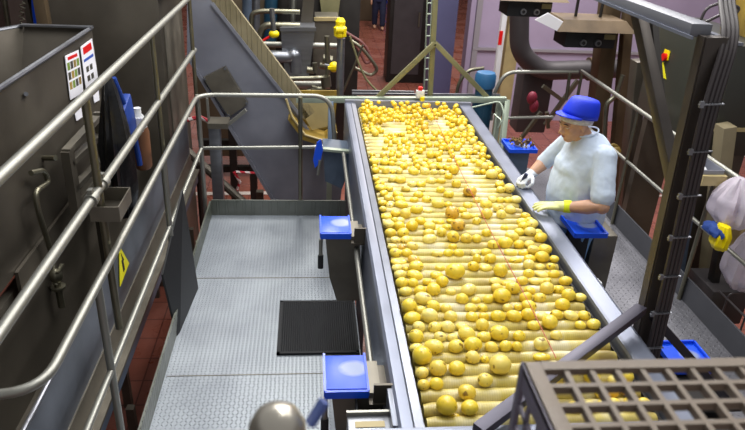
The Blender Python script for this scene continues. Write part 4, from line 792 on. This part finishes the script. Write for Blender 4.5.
# right trays
def rtray(c0,label,mat_='smudge',rot=0,sz=(.2,.26)):
    c0=V(c0); t=thing('blue_tray',label,'tray',c0,'blue trays along the right of the table'); x,y,z=c0
    R=Euler((0,0,rot)).to_matrix()
    obj('tray_plate',MB().box(c0,(sz[0],sz[1],.012),R),'smudge' if mat_=='smudge' else mat_,t)
    mb=MB()
    for sx,sy,w_,h_ in ((-1,0,.012,sz[1]),(1,0,.012,sz[1]),(0,-1,sz[0],.012),(0,1,sz[0],.012)): mb.box(c0+R@V((sx*sz[0]/2,sy*sz[1]/2,.01)),(w_,h_,.03),R)
    obj('tray_lip',mb,'blue',t); return t
rtray(AZ(583,227,.88),'blue tray with wet peel under the worker hand')
solo('catch_box',MB().box(AZ(577,240,.72)+V((-.02,.05,0)),(.14,.22,.24),None,.004),'black','black box below the blue tray in front of the worker','box')
t=solo('waste_chute',MB().box(AZ(590,255,.55)+V((.02,.0,0)),(.16,.24,.42),None,.006),'steel_w','steel waste chute beside the rail under the worker tray','chute')
c_=AZ(519,147,.88); rtray(c_,'blue tray heaped with brown peel at the far right of the table',sz=(.22,.24))
mb=MB(); rg=random.Random(3)
for i in range(60): mb.ell(c_+V((rg.gauss(0,.045),rg.gauss(0,.05),.03+rg.uniform(0,.035))),(rg.uniform(.01,.022),rg.uniform(.008,.016),.006),(rg.uniform(0,3),rg.uniform(0,3),0),1)
tag(obj('potato_peel',mb,'peel'),'heap of brown potato peel in the far blue tray','peel',None,'stuff')
solo('catch_box',MB().box(c_+V((-.02,0,-.135)),(.16,.2,.27),None,.004),'bluegrey','blue-grey box below the far tray of peel','box')
rtray(AZ(685,358,.36),'blue tray on the low shelf behind the cable post, crossed by a dark brace',sz=(.24,.26))
solo('tray_shelf',MB().box(AZ(688,376,.33),(.3,.55,.02)).box(AZ(688,376,.33)+V((-.13,0,-.165)),(.03,.4,.33)).box(AZ(688,376,.33)+V((.13,0,-.165)),(.03,.4,.33)),'dark','dark steel shelf holding trays behind the near crate','shelf')
# ================================================================ NEAR CRATE
ZC=2.04
cr=thing('plastic_crate','taupe plastic crate with a coarse grid top, close to the camera','crate',(.75,.55,1.8))
x0=.338; x1=.338+.62; y1=.806; y0=.40; pt=.0425
fr_=MB().box(((x0+.031+x1-.02)/2,y1-.010,ZC-.006),(x1-x0-.051,.020,.012)).box(((x0+.031+x1-.02)/2,y0+.01,ZC-.006),(x1-x0-.051,.02,.012)).box((x0+.0155,(y0+y1)/2,ZC-.006),(.031,y1-y0,.012),None,.002).box((x1-.01,(y0+y1)/2,ZC-.006),(.02,y1-y0,.012))
obj('top_frame',fr_,'crate',cr)
gm=MB(); i=0
x=x0+.031+.036
while x<x1-.02: gm.box((x,(y0+y1)/2,ZC-.009),(.0085,y1-y0-.03,.014)); x+=.0415
y=y1-.02-.034
while y>y0+.02: gm.box(((x0+x1)/2,y,ZC-.0095),(x1-x0-.03,.0085,.014)); y-=.0415
obj('top_grid',gm,'crate',cr)
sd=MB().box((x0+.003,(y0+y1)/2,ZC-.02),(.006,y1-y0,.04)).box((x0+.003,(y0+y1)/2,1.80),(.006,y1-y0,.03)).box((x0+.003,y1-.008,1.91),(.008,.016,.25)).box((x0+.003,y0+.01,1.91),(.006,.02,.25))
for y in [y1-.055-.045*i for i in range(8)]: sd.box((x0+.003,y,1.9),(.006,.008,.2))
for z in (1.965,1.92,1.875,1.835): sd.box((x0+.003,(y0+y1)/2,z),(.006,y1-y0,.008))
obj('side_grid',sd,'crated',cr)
bk=MB().box(((x0+x1)/2,y1-.004,1.80),(x1-x0,.006,.03)).box((x1-.004,y1-.01,1.91),(.008,.02,.25))
obj('back_edge',bk,'crated',cr)
solo('crate_shelf',MB().box((.65,.36,1.775),(.7,.14,.02)).box((.42,.36,.27),(.05,.1,3.0)).box((.9,.36,.27),(.05,.1,3.0)),'steel_d','steel shelf carrying the near crate','shelf')
# blurred foreground fitting
FY=.62; c_=AY(277,418,FY)
ff=thing('round_fitting','blurred round steel fitting with a yellow band close to the camera','fitting',c_+V((0,0,-.2)))
rw=.037; sc_=1
obj('steel_dome',MB().lathe([(rw,-.25),(rw,-.02),(rw*.95,.0),(rw*.75,.016),(rw*.4,.026),(.0005,.029)],c_+V((0,0,-.013)),28),mat('worn bright steel','#b9b4a8',.3,.7),ff)
obj('yellow_band',MB().box(c_+V((.026,-.022,-.11)),(.02,.02,.2),(0,0,.6),.004),'yrust',ff)
obj('blue_clip',MB().bar(c_+V((.04,.0,-.012)),c_+V((.058,.01,.016)),.012,.009),mat('blue grey clip','#5b6fae',.4),ff)
solo('fitting_bracket',MB().box((c_.x,FY-.1,c_.z-.28),(.06,.3,.02)).box((c_.x,FY-.25,(c_.z-.28-1.2)/2),(.05,.05,c_.z-.28+1.2)),'steel_d','steel bracket post below the near round fitting','bracket')
# ================================================================ THE WORKER
hc=V((1.632,3.75,1.468))     # head centre
OX,OY=1.77,3.75
pw=thing('person','worker in a blue cap, hair net and pale T-shirt, leaning over the table sorting potatoes','person',(OX,OY,0))
HY=math.radians(196)   # heading of the face in the xy plane
fw=V((math.cos(HY),math.sin(HY),-.22)).normalized(); lf_=V((0,0,1)).cross(fw).normalized(); hu=fw.cross(lf_).normalized()
HR=Matrix((fw,lf_,hu)).transposed()
def H(f,l,u): return hc+fw*f+lf_*l+hu*u
sL=V((1.785,3.575,1.315)); eL=AY(602,207,3.40); wL=AY(567,207,3.50)
sR=V((1.725,3.93,1.31)); eR=V((1.63,4.06,1.11)); wR=AY(531,174,4.0)
b=MB()
b.ell(H(-.012,0,.03),(.093,.074,.098),HR).ell(H(.02,0,-.035),(.068,.058,.075),HR).ell(H(.045,0,-.085),(.034,.032,.03),HR)   # skull, face, chin
b.ell(H(.070,0,.018),(.020,.055,.013),HR).ell(H(.050,.036,-.028),(.030,.024,.030),HR).ell(H(.050,-.036,-.028),(.030,.024,.030),HR)  # brow, cheeks
b.caps([H(.080,0,.008),H(.094,0,-.012),H(.104,0,-.030)],[.009,.011,.013],8); b.ell(H(.09,.012,-.034),(.011,.008,.008),HR).ell(H(.09,-.012,-.034),(.011,.008,.008),HR)
b.ell(H(.079,0,-.056),(.012,.024,.006),HR).ell(H(.077,0,-.068),(.012,.021,.007),HR)
for s_ in (1,-1): b.ell(H(-.01,s_*.074,-.01),(.020,.009,.032),HR)
b.caps([V((1.72,OY,1.34)),V((1.69,OY,1.395)),H(-.02,0,-.05)],[.066,.060,.056])
b.ell(V((1.75,OY,1.2)),(.12,.15,.16)).ell(V((1.73,OY,1.02)),(.13,.15,.14))
for s_,e_,w_ in ((sL,eL,wL),(sR,eR,wR)):
    b.caps([V((1.75,OY,1.27)),s_,(s_+e_)/2,e_,e_*.6+w_*.4,w_,w_+(w_-e_).normalized()*.05],[.07,.058,.052,.046,.046,.031,.028])
body=remesh(obj('body',b,'skin',pw),.0055,3)
for s_ in (1,-1):
    obj('eye',MB().ell(H(.073,s_*.029,.000),(.010,.013,.007),HR,2),'white',pw); 
    obj('eyelid',MB().ell(H(.077,s_*.029,.004),(.009,.015,.006),HR,2),'skin',pw)
    obj('eyebrow',MB().tube([H(.087,s_*.014,.020),H(.088,s_*.03,.026),H(.078,s_*.046,.021)],.0032,6),'hair',pw)
obj('lips',MB().ell(H(.085,0,-.0595),(.007,.020,.003),HR,2).ell(H(.083,0,-.066),(.007,.017,.0035),HR,2),'lip',pw)
# hair net
def ringH(f,l,u,rf,rl,tilt=0,n=32,wob=0,k=0): return [H(f+rf*math.cos(a)*(1+wob*math.sin(17*a+k)),l+rl*math.sin(a)*(1+wob*math.sin(13*a+k)),u+tilt*math.cos(a)) for a in [2*PI*j/n for j in range(n)]]
obj('hair_net',MB().loft([ringH(-.014,0,.002,.090,.078,.030),ringH(-.014,0,.006,.100,.086,.032,wob=.02),ringH(-.016,0,.025,.106,.092,.028,wob=.02,k=1),ringH(-.018,0,.045,.099,.088,.028,wob=.01,k=2),ringH(-.02,0,.06,.080,.075,.02)]),'net',pw,ang=180)
fc=V((math.cos(HY),math.sin(HY),.16)).normalized(); lc=V((0,0,1)).cross(fc).normalized(); uc=fc.cross(lc).normalized()
def K(f,l,u): return hc+fc*f+lc*l+uc*u
# cap : steep-sided dome with a short visor
CT=.046
def ringC(u,rf,rl,f=-.02,tilt=.0): return [K(f+rf*math.cos(a),rl*math.sin(a),u+tilt*math.cos(a)) for a in [2*PI*j/36 for j in range(36)]]
cp=obj('cap',MB().loft([ringC(CT,.110,.094),ringC(CT,.117,.101),ringC(CT+.03,.116,.100),ringC(CT+.07,.104,.089,-.026),ringC(CT+.098,.094,.080,-.028),ringC(CT+.110,.080,.068,-.03),ringC(CT+.116,.05,.042,-.03),ringC(CT+.118,.02,.017,-.03)]),'bluecap',pw,ang=180)
vz=MB(); top=[];bot=[]
arc=[-1.15+2.3*j/16 for j in range(17)]
inn=[K(-.02+.114*math.cos(a),.098*math.sin(a),CT+.010) for a in arc]
out=[K(-.02+.114*math.cos(a)+.052*max(0,math.cos(a*1.25))**.7,.104*math.sin(a),CT+.001-.004*math.cos(a)) for a in arc]
A=[vz.b.verts.new(p) for p in inn]+[]; B=[vz.b.verts.new(p) for p in out]; A2=[vz.b.verts.new(p-uc*.006) for p in inn]; B2=[vz.b.verts.new(p-uc*.005) for p in out]
for i in range(16):
    for q_ in ((A[i],A[i+1],B[i+1],B[i]),(A2[i+1],A2[i],B2[i],B2[i+1]),(B[i],B[i+1],B2[i+1],B2[i]),(A[i+1],A[i],A2[i],A2[i+1])): vz.b.faces.new(q_)
for i in (0,16): vz.b.faces.new((A[i],B[i],B2[i],A2[i]))
obj('visor',vz,'bluecap',cp,ang=60)
# shirt
def rg_(x,y,z,rx,ry,n=28,wb_=.0,k=0): return [V((x+rx*math.cos(a)*(1+wb_*math.sin(6*a+k)),y+ry*math.sin(a)*(1+wb_*math.sin(7*a+k)),z)) for a in [2*PI*j/n for j in range(n)]]
sm=MB().loft([rg_(1.745,OY,.82,.185,.21,wb_=.02),rg_(1.745,OY,.90,.192,.217,wb_=.02,k=1),rg_(1.740,OY,1.00,.196,.220,wb_=.015,k=2),rg_(1.742,OY,1.12,.185,.216),rg_(1.752,OY,1.23,.160,.212),rg_(1.760,OY,1.315,.135,.190),rg_(1.755,OY,1.368,.105,.135),rg_(1.738,OY,1.395,.082,.09),rg_(1.718,OY,1.41,.070,.074)])
sm.ell((1.665,OY,1.17),(.10,.17,.10))
sm.caps([V((1.76,3.66,1.285)),sL,sL*.5+eL*.5,eL*.8+sL*.2],[.08,.074,.072,.074]); sm.caps([V((1.75,3.84,1.29)),sR,sR*.45+eR*.55,eR*.8+wR*.2],[.08,.074,.066,.056])
sh_=remesh(obj('shirt',sm,'shirt',pw),.009,4)
tx=bpy.data.textures.new('folds','CLOUDS'); tx.noise_scale=.07; dm=sh_.modifiers.new('folds','DISPLACE'); dm.texture=tx; dm.strength=.013; dm.mid_level=.5; dm.texture_coords='LOCAL'
obj('collar',MB().tube([V((1.716+.070*math.cos(a),OY+.076*math.sin(a),1.412+.022*math.cos(a))) for a in [2*PI*j/24 for j in range(24)]],.005,8,closed=True),'shirt',pw)
# trousers and boots
tm=MB().loft([rg_(1.745,OY,.90,.155,.185),rg_(1.75,OY,.80,.16,.19),rg_(1.75,OY,.72,.14,.18)])
for s_ in (1,-1): tm.caps([V((1.75,OY+s_*.09,.80)),V((1.74,OY+s_*.10,.46)),V((1.76,OY+s_*.11,.12))],[.105,.078,.062])
remesh(obj('trousers',tm,'jeans',pw),.012,3)
for s_ in (1,-1): obj('boot',MB().loft([rg_(1.71,OY+s_*.11,0,.13,.048,16),rg_(1.71,OY+s_*.11,.03,.135,.052,16),rg_(1.73,OY+s_*.11,.07,.10,.048,16),rg_(1.76,OY+s_*.11,.12,.065,.055,16),rg_(1.76,OY+s_*.11,.20,.062,.058,16)]),'white',pw,ang=60)
# apron front piece
# gloves
def glove(w_,d,n,s,m_,curl,label,cuffm,spread=.0,th=.6):
    d=V(d).normalized(); n=V(n); n=(n-d*n.dot(d)).normalized(); s=d.cross(n)*(1 if s>0 else -1)
    g=MB(); W=lambda a,b_,c_: V(w_)+d*a+s*b_+n*c_
    R=Matrix((d,s,n)).transposed()
    g.ell(W(.045,0,0),(.052,.042,.022),R).ell(W(.075,.0,.0),(.030,.043,.018),R)
    g.caps([W(-.045,0,0),W(0,0,0),W(.03,0,0)],[.036,.031,.030])
    for i,(off,L) in enumerate(((.031,.072),(.011,.082),(-.011,.077),(-.031,.060))):
        k=W(.085,off,0); a0=.12+curl*.5; p=[W(.055,off*.9,0),k]; ang_=0; dirs=0
        for seg,fr in ((0,.45),(1,.3),(2,.25)):
            ang_+=curl*(.5+.35*seg); dd=(d*math.cos(ang_)+n*math.sin(ang_)+s*(off*spread)).normalized(); p.append(p[-1]+dd*L*fr)
        g.caps(p,[.012,.0115,.0105,.0098,.0085],10)
    g.caps([W(.02,.026,.006),W(.045,.052,.010),W(.070,.062,.018+.01*curl),W(.092,.064-.02*curl,.024+.02*curl)],[.016,.0135,.012,.010],10)
    o=remesh(obj('glove',g,m_,pw),.0038,2)
    if label: o['label']=label
    if cuffm:
        c=obj('cuff',MB().tube([W(-.062,0,0),W(-.055,0,0),W(-.02,0,0),W(-.014,0,0)],0,20,[.036,.040,.038,.034]),cuffm,o); c['label']='fluorescent yellow cuff'
    return o
glove(wL+V((-.035,.01,.0)),(-1,.22,-.05),(.0,0,-1),-1,'glove',.25,'pale yellow rubber glove','cuff',9)
glove(wR+V((-.012,-.015,.0)),(-.75,-.62,-.15),(.3,-.1,-1),1,'glovew',1.15,'white glove curled around a dark knife handle',None)
kc=wR+V((-.085,-.075,-.035)); kk=thing('peeling_knife','small knife with a dark navy handle held in the worker white glove','knife',kc)
kd=V((.35,-.1,1)).normalized(); 
obj('knife_handle',MB().tube([kc-kd*.035,kc+kd*.01,kc+kd*.075],0,12,[.010,.014,.013]),mat('navy handle','#1c2a55',.4),kk); obj('blade',MB().bar(kc-kd*.035,kc-kd*.10,.002,.014),'tube',kk)
